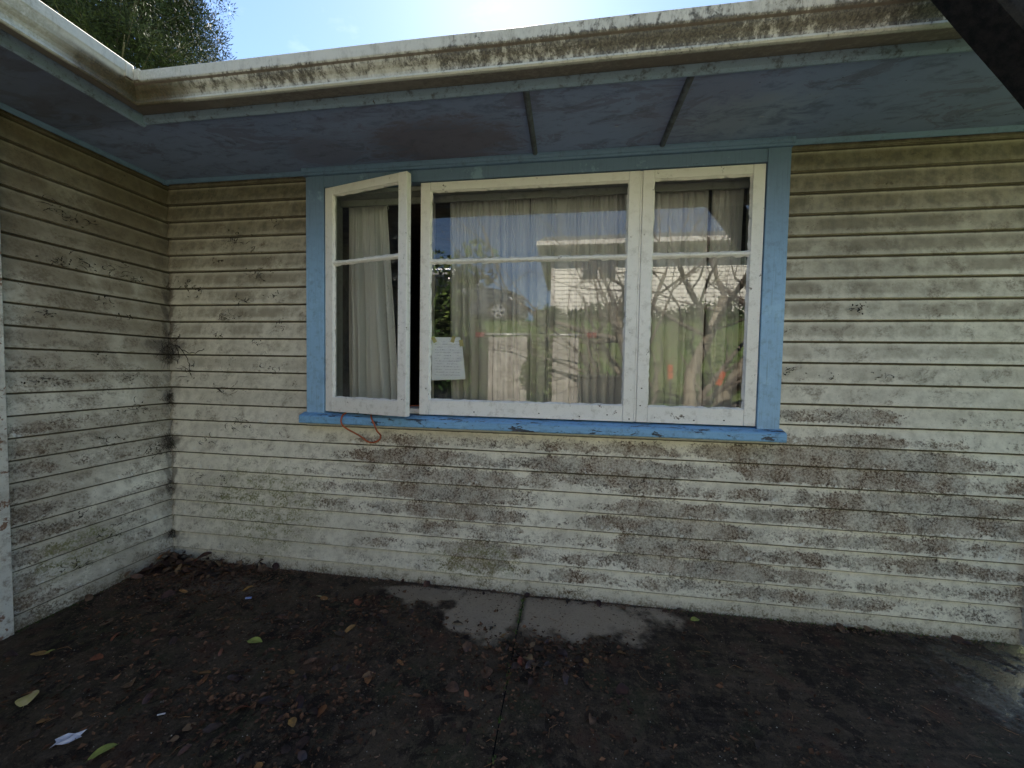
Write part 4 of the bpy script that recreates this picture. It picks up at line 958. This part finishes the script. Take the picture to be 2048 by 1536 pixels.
# clusters seen in the photo
for cx, cy, sx, sy, n, wh in ((1.75, -.30, .16, .08, 16, 'left of the pale dry patch'), (2.62, -.52, .16, .07, 18, 'on the slab joint below the dry patch'), (1.6, -.95, .30, .14, 36, 'in the wide drift at lower left of the joint'),
        (2.75, -.42, .22, .05, 10, 'along the lower edge of the dry patch'), (2.2, -.72, .4, .15, 22, 'scattered left of the slab joint'), (.9, -1.05, .3, .12, 18, 'near the white paper scrap'), (1.3, -.5, .3, .14, 16, 'on the dark concrete between corner and dry patch'),
        (3.1, -.75, .3, .15, 6, 'on the bare concrete right of the joint'), (3.0, -.5, .2, .06, 6, 'just right of the dry patch'), (.55, -.45, .22, .16, 10, 'in front of the corner litter')):
    for _ in range(n):
        y_ = min(-.02, lr.gauss(cy, sy)); rr_ = lr.random()
        leaf('leafd' if rr_ < .45 else 'leafb' if rr_ < .85 else 'leafo', lr.gauss(cx, sx), y_, lr.uniform(.025, .068), .004, tilt=.45, where=wh)
# broken leaf fragments around the same places: beyond counting
m = MB(); r = random.Random(31)
for cx, cy, sx, sy, n in ((1.7, -.32, .22, .10, 260), (2.62, -.52, .2, .09, 260), (1.6, -.95, .34, .16, 520), (2.2, -.72, .5, .18, 420), (.9, -1.05, .4, .14, 300), (1.3, -.5, .4, .16, 260), (.4, -.18, .26, .10, 700), (3.3, -.7, .5, .2, 160), (2.8, -.42, .25, .05, 140), (.6, -.5, .25, .16, 240)):
    for _ in range(n):
        x, y = r.gauss(cx, sx), min(-.006, r.gauss(cy, sy))
        if x < .01: continue
        q = r.uniform(.004, .017); a = r.uniform(0, 6.28); c, s_ = math.cos(a) * q, math.sin(a) * q; k = r.uniform(.3, .7); z = .0045
        hh = [r.uniform(0, q * .8) for _ in range(4)]
        m.add([(x - c, y - s_, z + hh[0]), (x + s_ * k, y - c * k, z + hh[1]), (x + c, y + s_, z + hh[2]), (x - s_ * k * 1.2, y + c * k, z + hh[3]), (x, y, z + q * .15)], [(0, 1, 4), (1, 2, 4), (2, 3, 4), (3, 0, 4)])
o = m.build('leaf_fragments', M['leafm']); tag(o, 'broken brown leaf fragments strewn over the concrete', kind='stuff')
# scraps
m = MB(); v = []; 
for j in range(4):
    for i in range(5): v.append(((i / 4 - .5) * .07 + .012 * (j % 2), (j / 3 - .5) * .042, .006 + .010 * math.sin(i * 1.9 + j) ** 2))
m.add(v, [(j * 5 + i, j * 5 + i + 1, j * 5 + i + 6, j * 5 + i + 5) for j in range(3) for i in range(4)])
o = m.build('paper_scrap', M['scrap']); o.location = (.994, -1.205, .002); o.rotation_euler = (0, 0, .5); tag(o, 'torn crumpled white paper scrap at the lower left', 'paper')
m = MB(); m.tube([(-.013, 0, .004), (.013, .004, .004)], .0028, 6); o = m.build('cigarette_butt', M['scrap']); o.location = (1.22, -1.06, .001); o.rotation_euler = (0, 0, .3); tag(o, 'thin white butt lying among leaves at lower left', 'butt')
m = MB(); m.box((-.016, -.007, 0), (.016, .007, .005), .001); o = m.build('plastic_wrapper', M['blue']); o.location = (.93, -.335, .004); o.rotation_euler = (.1, .1, .5); tag(o, 'tiny blue plastic scrap in front of the corner litter', 'wrapper')
# grit, crumbs and stalks: beyond counting
m = MB(); r = random.Random(5)
for _ in range(11000):
    if r.random() < .35: x, y = abs(r.gauss(0, .5)), -abs(r.gauss(0, .25))
    elif r.random() < .3: x, y = r.uniform(0, 5.1), -abs(r.gauss(0, .03)) - .003
    else: x, y = r.uniform(0, 5), r.uniform(-1.5, 0)
    q = r.uniform(.0012, .0045); a = r.uniform(0, 3.14); c, s_ = math.cos(a) * q * r.uniform(1, 2.6), math.sin(a) * q * 1.5; z = .0045
    m.add([(x - c, y - s_, z), (x + s_ * .6, y - c * .5, z), (x + c, y + s_, z), (x - s_ * .6, y + c * .5, z), (x, y, z + q * .9)], [(0, 1, 4), (1, 2, 4), (2, 3, 4), (3, 0, 4)])
o = m.build('leaf_crumbs', M['leafb']); tag(o, 'crumbled leaf litter over the concrete', kind='stuff')
m = MB()
for _ in range(1700):
    x, y = r.uniform(0, 5), r.uniform(-1.5, -.02)
    q = .0007 + .0028 * r.random() ** 3; z = .003
    m.add([(x - q, y, z), (x, y - q, z), (x + q, y, z), (x, y + q, z), (x, y, z + q)], [(0, 1, 4), (1, 2, 4), (2, 3, 4), (3, 0, 4)])
o = m.build('pale_grit', M['stone']); tag(o, 'pale grit specks over the dark concrete', kind='stuff')
m = MB()
for _ in range(90):
    x, y = r.uniform(.2, 4.6), r.uniform(-1.3, -.05); a = r.uniform(0, 3.14); L_ = r.uniform(.02, .07); b = r.uniform(-.5, .5)
    m.tube([(x, y, .006), (x + math.cos(a) * L_ / 2, y + math.sin(a) * L_ / 2, .010), (x + math.cos(a + b) * L_, y + math.sin(a + b) * L_, .006)], .0009, 4)
o = m.build('leaf_stalks', M['leafo']); tag(o, 'thin dry leaf stalks strewn on the concrete', kind='stuff')
m = MB()
for _ in range(700):
    if r.random() < .6: x, y = r.uniform(3.4, 5.1), -abs(r.gauss(0, .012)) - .001
    else: x, y = abs(r.gauss(0, .012)) + .002, r.uniform(-.8, 0)
    h = r.uniform(.004, .012); a = r.uniform(0, 6.28)
    m.add([(x - .003, y, .001), (x + .003, y, .001), (x + math.cos(a) * .004, y + math.sin(a) * .004, h)], [(0, 1, 2)])
for _ in range(200):
    y = -abs(r.uniform(0, 1.4)); x = 2.549 + r.gauss(0, .006); h = r.uniform(.004, .016)
    if mnoise.noise(Vector((y * 7, 0, 2))) < -.05: continue
    a = r.uniform(0, 6.28); m.add([(x - .003, y, -.004), (x + .003, y, -.004), (x + math.cos(a) * .006, y + math.sin(a) * .006, h)], [(0, 1, 2)])
o = m.build('moss', M['blade']); tag(o, 'moss growing along the wall foot', kind='stuff')

# ------------------------------------------------------------------ trees
def conifer(x, y, H, rad, mat, seed, label, n=26000, lean=0.0, prof=None):
    r = random.Random(seed); t = empty('conifer_tree', (x, y, 0), label=label, cat='tree', group='conifers behind the house')
    m = MB(); m.tube([(0, 0, -.3), (0, 0, H * .5), (lean * .7, 0, H * .97)], [.5, .32, .04], 10); tk = m.build('trunk', M['twig'], t)
    # boughs first, then foliage clumps spread along them
    limb = MB(); crown = MB(); clumps = []
    prof = prof or (lambda q: (1 - q) ** .62)
    for i in range(260):
        q = r.uniform(.52, .99) if i > 10 else .95 + .004 * i; zz = H * q; a = r.uniform(0, 6.283); L = rad * prof(q) * r.uniform(.62, 1.08) + .25
        p0 = Vector((lean * q, 0, zz)); p1 = p0 + Vector((math.cos(a) * L, math.sin(a) * L, L * r.uniform(-.02, .45)))
        limb.tube([p0, (p0 + p1) / 2 + Vector((0, 0, -.05 * L)), p1], [.075 * (1 - q) + .02, .03, .008], 5)
        k = int(6 + 10 * L / rad)
        for _ in range(k):
            u = r.uniform(.25, 1.02) ** .7; c = p0.lerp(p1, u) + Vector((r.gauss(0, .16), r.gauss(0, .16), r.gauss(0, .14))) * rad * .32
            clumps.append((c, r.uniform(.28, .75)))
    for _ in range(n):
        c, s_ = clumps[r.randrange(len(clumps))]
        d = Vector((r.gauss(0, 1), r.gauss(0, 1), r.gauss(0, 1))).normalized(); p = c + d * s_ * r.uniform(.3, 1)
        out = (d + Vector((0, 0, .55))).normalized(); L = r.uniform(.035, .085); w = L * .24
        sd = out.cross(Vector((r.uniform(-1, 1), r.uniform(-1, 1), r.uniform(-1, 1)))).normalized() * w
        crown.add([p - sd, p + sd, p + out * L * 1.7 + sd * .4, p + out * L * 1.7 - sd * .4], [(0, 1, 2, 3)])
    limb.build('branches', M['twig'], t)
    o = link('crown', crown.v, crown.f, mat, t); return t
az = lambda d, a: (2.78 + d * math.sin(R(a)), -2.29 + d * math.cos(R(a)))
x_, y_ = az(24, -54.5); conifer(x_, y_, 21.8, 8.6, M['pine'], 5, 'sunlit green conifer rising above the gutter corner', 260000)
x_, y_ = az(23, -67.5); conifer(x_, y_, 27, 5.4, M['pine_shade'], 8, 'brownish conifer in shade-toned foliage at the far left above the wing gutter', 120000)
for i, (d, a, h) in enumerate(((30, -20, 7), (32, 10, 6), (30, 35, 7))): pass

def bare_tree(x, y, seed, label, trunks, depth=5, group=None):
    r = random.Random(seed); z0 = gz(x, y); t = empty('bare_tree', (x, y, z0), label=label, cat='tree')
    tr = MB(); br = MB()
    def grow(p, d, L, rad, lev):
        n = 4; pts = [p]; rs = [rad]
        for i in range(n):
            d = (d + Vector((r.gauss(0, .13), r.gauss(0, .13), r.gauss(.02, .10)))).normalized(); p = p + d * L / n
            pts.append(p); rs.append(rad * (1 - .42 * (i + 1) / n))
        (tr if lev == 0 else br).tube(pts, rs, 10 if lev == 0 else 6 if lev < 3 else 4, cap=False)
        if lev >= depth: return
        for _ in range(3 if lev else 7):
            k = r.randint(1, n)
            if pts[k].y + y > -3.6: continue
            dd = (d + Vector((r.gauss(0, .75), r.gauss(0, .75), r.gauss(.12, .5)))).normalized()
            grow(pts[k], dd, L * r.uniform(.55, .78), rs[k] * r.uniform(.45, .62), lev + 1)
    for (dx, dy, dirv, L, rad) in trunks: grow(Vector((dx, dy, -.1)), Vector(dirv).normalized(), L, rad, 0)
    tr.build('trunk', M['bark'], t, True); br.build('branches', M['twig'], t, True)
    return t
bare_tree(4.75, -4.9, 11, 'big pale barked leafless tree with several trunks facing the window',
          [(-.35, 0, (-.12, 0, 1), 3.0, .15), (.05, 0, (.10, .0, 1), 3.2, .14), (.45, 0, (.22, -.05, 1), 2.6, .15), (.0, -.1, (-.55, -.2, .8), 2.6, .08)], 5)
# low bushy conifer between the board panels, and shrubs on the bank
def shrub(name, x, y, H, rad, seed, label, n=5000, leaf_=.05, mat='shrub', cat='shrub'):
    r = random.Random(seed); z0 = gz(x, y); t = empty(name, (x, y, z0), label=label, cat=cat)
    m = MB(); c = MB()
    for _ in range(9):
        a = r.uniform(0, 6.28); m.tube([(0, 0, -.05), (math.cos(a) * rad * .3, math.sin(a) * rad * .3, H * .4), (math.cos(a) * rad * .6, math.sin(a) * rad * .6, H * .85)], [.02, .014, .005], 5)
    m.build('stems', M['twig'], t)
    cl = [(Vector((r.gauss(0, .45) * rad, r.gauss(0, .45) * rad, H * r.uniform(.12, 1))), r.uniform(.2, .45) * rad) for _ in range(40)]
    for _ in range(n):
        ce, s_ = cl[r.randrange(40)]; d = Vector((r.gauss(0, 1), r.gauss(0, 1), r.gauss(0, 1))).normalized(); p = ce + d * s_
        if p.z < 0: continue
        a = Vector((r.uniform(-1, 1), r.uniform(-1, 1), r.uniform(-1, 1))).normalized(); b = a.cross(d).normalized()
        q = leaf_ * r.uniform(.6, 1.3); c.add([p - a * q, p + b * q * .5, p + a * q, p - b * q * .5], [(0, 1, 2, 3)])
    c.build('foliage', M[mat], t); return t
shrub('shrub', 2.22, -4.95, 2.6, .36, 3, 'narrow dark evergreen bush standing between the board panels', 5000, .04)
shrub('shrub', -.55, -6.3, 3.3, 1.3, 4, 'large dense evergreen shrub on the bank at left', 9000, .07)
shrub('shrub', .35, -6.4, 2.2, .6, 6, 'yellow green bush beside the evergreen shrub', 3000, .06)
# hedge along the neighbour's house
r = random.Random(12); hg = MB()
for _ in range(16000):
    x = r.uniform(1.7, 12); y = -10.0 + r.gauss(0, .28); z = gz(x, -10) + abs(r.gauss(.12, .22)) + .1 * math.sin(x * 2)
    a = Vector((r.uniform(-1, 1), r.uniform(-1, 1), r.uniform(-1, 1))).normalized(); b = a.orthogonal().normalized(); q = r.uniform(.03, .07); p = Vector((x, y, z))
    hg.add([p - a * q, p + b * q * .5, p + a * q, p - b * q * .5], [(0, 1, 2, 3)])
o = hg.build('hedge', M['shrub']); tag(o, "low green hedge along the neighbour's wall", 'hedge', kind='stuff')
gb = MB()
for _ in range(22000):
    x = r.uniform(-5, 9); y = r.uniform(-10, -5.5); z = gz(x, y) ; a = r.uniform(0, 6.28); h = r.uniform(.04, .14)
    gb.add([(x - .012 * math.cos(a), y - .012 * math.sin(a), z), (x + .012 * math.cos(a), y + .012 * math.sin(a), z), (x + r.gauss(0, .03), y + r.gauss(0, .03), z + h)], [(0, 1, 2)])
tag(gb.build('grass', M['blade']), 'rough grass on the bank', kind='stuff')

# ------------------------------------------------------------------ neighbour's house, car, boards, bins (they show mirrored in the panes)
nh = empty('neighbour_house', (6.5, -13, 2.8), label='cream weatherboard house across the street with a shaded window', cat='house')
def nput(o): return par(o, nh)
m = MB(); X0, X1, Yf, zb_, zt_ = 2.2, 12.0, -10.75, 2.75, 5.45
nb = int((zt_ - zb_) / .135)
for i in range(nb):
    z = zb_ + i * .135; m.prism([(Yf + .022, z), (Yf + .0, z), (Yf - .0, z + .137), (Yf + .006, z + .137)], X0, X1, 'x')
nput(m.build('siding', M['nboard']))
m = MB(); m.box((X0, Yf - 6, zb_ - .6), (X1, Yf - .002, zt_)); nput(m.build('wall', M['nboard']))
m = MB(); m.box((X0 - .03, Yf - .02, zb_ - .3), (X0 + .09, Yf + .04, zt_), .004); nput(m.build('corner_board', M['cornerb']))
m = MB(); m.box((3.15, Yf + .001, 4.38), (4.35, Yf + .035, 5.2), .004); f_ = nput(m.build('window', M['cornerb']))
for a, b in ((3.23, 3.70), (3.78, 4.28)):
    m = MB(); m.box((a, Yf + .02, 4.46), (b, Yf + .041, 5.12)); q = m.build('pane', M['carglass']); q.parent = f_; q.matrix_parent_inverse = Matrix()
m = MB(); m.box((X0 - .5, Yf - 6.5, zt_), (X1 + .5, Yf + .5, zt_ + .06), .004); nput(m.build('soffit', M['cornerb']))
m = MB(); m.box((X0 - .5, Yf + .5, zt_ - .03), (X1 + .5, Yf + .6, zt_ + .12), .01); nput(m.build('gutter', M['cornerb']))
m = MB(); m.add([(X0 - .5, Yf + .55, zt_ + .10), (X1 + .5, Yf + .55, zt_ + .10), (X1 + .5, Yf - 3, zt_ + 1.5), (X0 - .5, Yf - 3, zt_ + 1.5), (X0 - .5, Yf - 6.5, zt_ + .1), (X1 + .5, Yf - 6.5, zt_ + .1)], [(0, 1, 2, 3), (3, 2, 5, 4), (0, 3, 4), (1, 5, 2)])
nput(m.build('roof', M['roof']))

car = empty('parked_car', (-.75, -10.2, 2.86), label='dark grey car parked nose right on the street above the bank', cat='car')
def carpart(mb, name, mat, smooth=False, parent=car):
    return mb.build(name, mat, parent, smooth)
prof = [(-2.1, .35), (-2.15, .75), (-2.0, 1.0), (-1.75, 1.45), (-1.4, 1.62), (-.2, 1.66), (.35, 1.50), (.95, 1.08), (1.75, .96), (2.1, .80), (2.18, .45), (2.05, .25), (-2.0, .25)]
m = MB(); n = len(prof); v = []
for yy, k in ((-.9, .86), (-.82, 1), (.82, 1), (.9, .86)):
    for px, pz in prof:
        inn = .0 if pz < 1.02 else (pz - 1.02) * .25
        v.append((px * (.985 if k < 1 else 1), yy - math.copysign(inn, yy), .25 + (pz - .25) * (k if pz > 1.2 else 1) if k < 1 and pz > 1.2 else pz))
fs = [tuple(range(n)), tuple(3 * n + i for i in reversed(range(n)))]
for s3 in range(3):
    for i in range(n): fs.append((s3 * n + i, s3 * n + (i + 1) % n, (s3 + 1) * n + (i + 1) % n, (s3 + 1) * n + i))
m.add(v, fs); carpart(m, 'body', M['carp'])
for pts in ([(-1.55, 1.10), (-1.30, 1.46), (-.35, 1.50), (-.35, 1.10)], [(-.25, 1.10), (-.25, 1.50), (.20, 1.42), (.70, 1.10)]):
    m = MB(); m.add([(a, .915 - (b - 1.02) * .2, b) for a, b in pts] + [(a, .86 - (b - 1.02) * .2, b) for a, b in pts], [(0, 1, 2, 3), (7, 6, 5, 4), (0, 4, 5, 1), (1, 5, 6, 2), (2, 6, 7, 3), (3, 7, 4, 0)]); carpart(m, 'side_window', M['carglass'])
for wx in (-1.35, 1.30):
    for wy in (-.80, .86):
        m = MB(); ring = []
        for k in range(28):
            a = 2 * math.pi * k / 28
            for rr_, yy in ((.21, .0), (.33, 0), (.345, -.03), (.345, -.18), (.21, -.2)): ring.append((wx + math.cos(a) * rr_, wy + .06 + yy, .345 + math.sin(a) * rr_))
        m.add(ring, [(k * 5 + j, k * 5 + j + 1, ((k + 1) % 28) * 5 + j + 1, ((k + 1) % 28) * 5 + j) for k in range(28) for j in range(4)])
        w_ = carpart(m, 'wheel', M['tyre'], True)
        m = MB(); c3 = (wx, .345)
        for k in range(28):
            a, b = 2 * math.pi * k / 28, 2 * math.pi * (k + 1) / 28
            q = [(rr_, yy) for rr_, yy in ((.185, .055), (.225, .055), (.225, .0), (.185, .0))]
            vv = [(wx + math.cos(t_) * rr_, wy + yy, .345 + math.sin(t_) * rr_) for t_ in (a, b) for rr_, yy in q]
            m.add(vv, [(0, 1, 5, 4), (1, 2, 6, 5), (2, 3, 7, 6), (3, 0, 4, 7)])
        for k in range(5):
            a = 2 * math.pi * k / 5 + .3; c_, s_ = math.cos(a), math.sin(a)
            vv = [(wx + c_ * rr_ - s_ * w, wy + yy, .345 + s_ * rr_ + c_ * w) for rr_, w0 in ((.03, .035), (.20, .022)) for w in (-w0, w0) for yy in (.03, .065)]
            m.add(vv, [(0, 2, 3, 1), (4, 5, 7, 6), (0, 1, 5, 4), (2, 6, 7, 3), (1, 3, 7, 5), (0, 4, 6, 2)])
        q = m.build('rim', M['rim']); q.parent = w_
for yy in (-.70, .70):
    m = MB(); m.add([(1.62, yy - .17, .80), (2.10, yy - .14, .70), (2.14, yy - .14, .60), (1.72, yy - .17, .70), (1.62, yy + .215, .80), (2.06, yy + .18, .70), (2.10, yy + .18, .60), (1.72, yy + .215, .70)],
                    [(0, 1, 2, 3), (7, 6, 5, 4), (0, 4, 5, 1), (1, 5, 6, 2), (2, 6, 7, 3), (3, 7, 4, 0)]); carpart(m, 'headlight', M['lamp'])
for yy in (-.6, .6):
    m = MB(); m.tube([(-1.35, yy, 1.66), (-1.2, yy, 1.70), (-.3, yy, 1.72), (-.1, yy, 1.68)], .018, 6); carpart(m, 'roof_rail', M['rim'])
car.rotation_euler = (0, 0, R(-4))

# two silvered board panels with a rail, red lamp at each outer end
def panel_fence(x0, x1, label, lampx):
    t = empty('board_panel', ((x0 + x1) / 2, -4.75, 0), label=label, cat='fence', group='grey board panels facing the window')
    x = x0; r = random.Random(int(x0 * 10))
    while x < x1 - .03:
        w = r.uniform(.085, .13); w = min(w, x1 - x)
        m = MB(); m.box((x, -4.77 + r.uniform(-.006, .006), .25 + r.uniform(-.01, .01)), (x + w - .008, -4.745, 2.00 + r.uniform(-.01, .01)), .002); par(m.build('board', M['oldwood']), t); x += w
    m = MB(); m.tube([(x0 - .05, -4.74, 2.045), (x1 + .05, -4.74, 2.045)], .022, 10); par(m.build('rail', M['rim'], None, True), t)
    for px in (x0 + .08, x1 - .08):
        m = MB(); m.box((px - .03, -4.84, -.1), (px + .03, -4.785, 2.02), .003); par(m.build('post', M['oldwood']), t)
    m = MB(); m.box((lampx - .09, -4.77, 1.98), (lampx + .09, -4.70, 2.08), .015); par(m.build('red_reflector', M['redl']), t)
panel_fence(1.30, 2.06, 'wider silvered board panel with a metal rail and red reflector', 1.14)
panel_fence(2.50, 2.98, 'narrow silvered board panel next to the dark bin', 3.20)
for i, (bx, lb) in enumerate(((3.20, 'dark wheelie bin beside the narrow board panel'), (3.62, 'second dark wheelie bin under the bare tree'))):
    t = empty('wheelie_bin', (bx - .0, -4.35, -.085), label=lb, cat='bin', group='wheelie bins behind the photographer')
    m = MB(); a = [(-.24, -.27), (.24, -.27), (.24, .27), (-.24, .27)]
    m.add([(q * .82, w * .82, .06) for q, w in a] + [(q, w, 1.35) for q, w in a], [(3, 2, 1, 0), (4, 5, 6, 7), (0, 1, 5, 4), (1, 2, 6, 5), (2, 3, 7, 6), (3, 0, 4, 7)]); m.build('body', M['black'], t)
    m = MB(); m.box((-.26, -.30, 1.352), (.26, .29, 1.41), .02); m.build('lid', M['black'], t)
    for wx in (-.22, .22):
        m = MB(); m.tube([(wx - .03, -.25, .10), (wx + .03, -.25, .10)], .10, 14); m.build('wheel', M['tyre'], t)
    m = MB(); m.tube([(-.2, -.33, 1.30), (.2, -.33, 1.30)], .018, 8); m.build('handle', M['black'], t)
for i, (px, tl, lb) in enumerate(((4.40, .35, 'short orange plastic marker leaning right in the yard'), (4.28, -.05, 'orange and white plastic marker standing upright in the yard'))):
    t = empty('plastic_marker', (px, -3.3, 0), label=lb, cat='marker'); t.rotation_euler = (0, tl, 0)
    m = MB(); m.box((-.012, -.01, 0), (.012, .01, 1.28), .003); m.build('stake', M['black'], t)
    m = MB(); m.box((-.035, -.015, 1.30), (.035, .015, 1.39), .005); m.build('orange_band', M['orange'], t)
    m = MB(); m.box((-.035, -.015, 1.40), (.035, .015, 1.50), .005); m.build('orange_band', M['orange'], t)
print('leaves', nleaf[0])
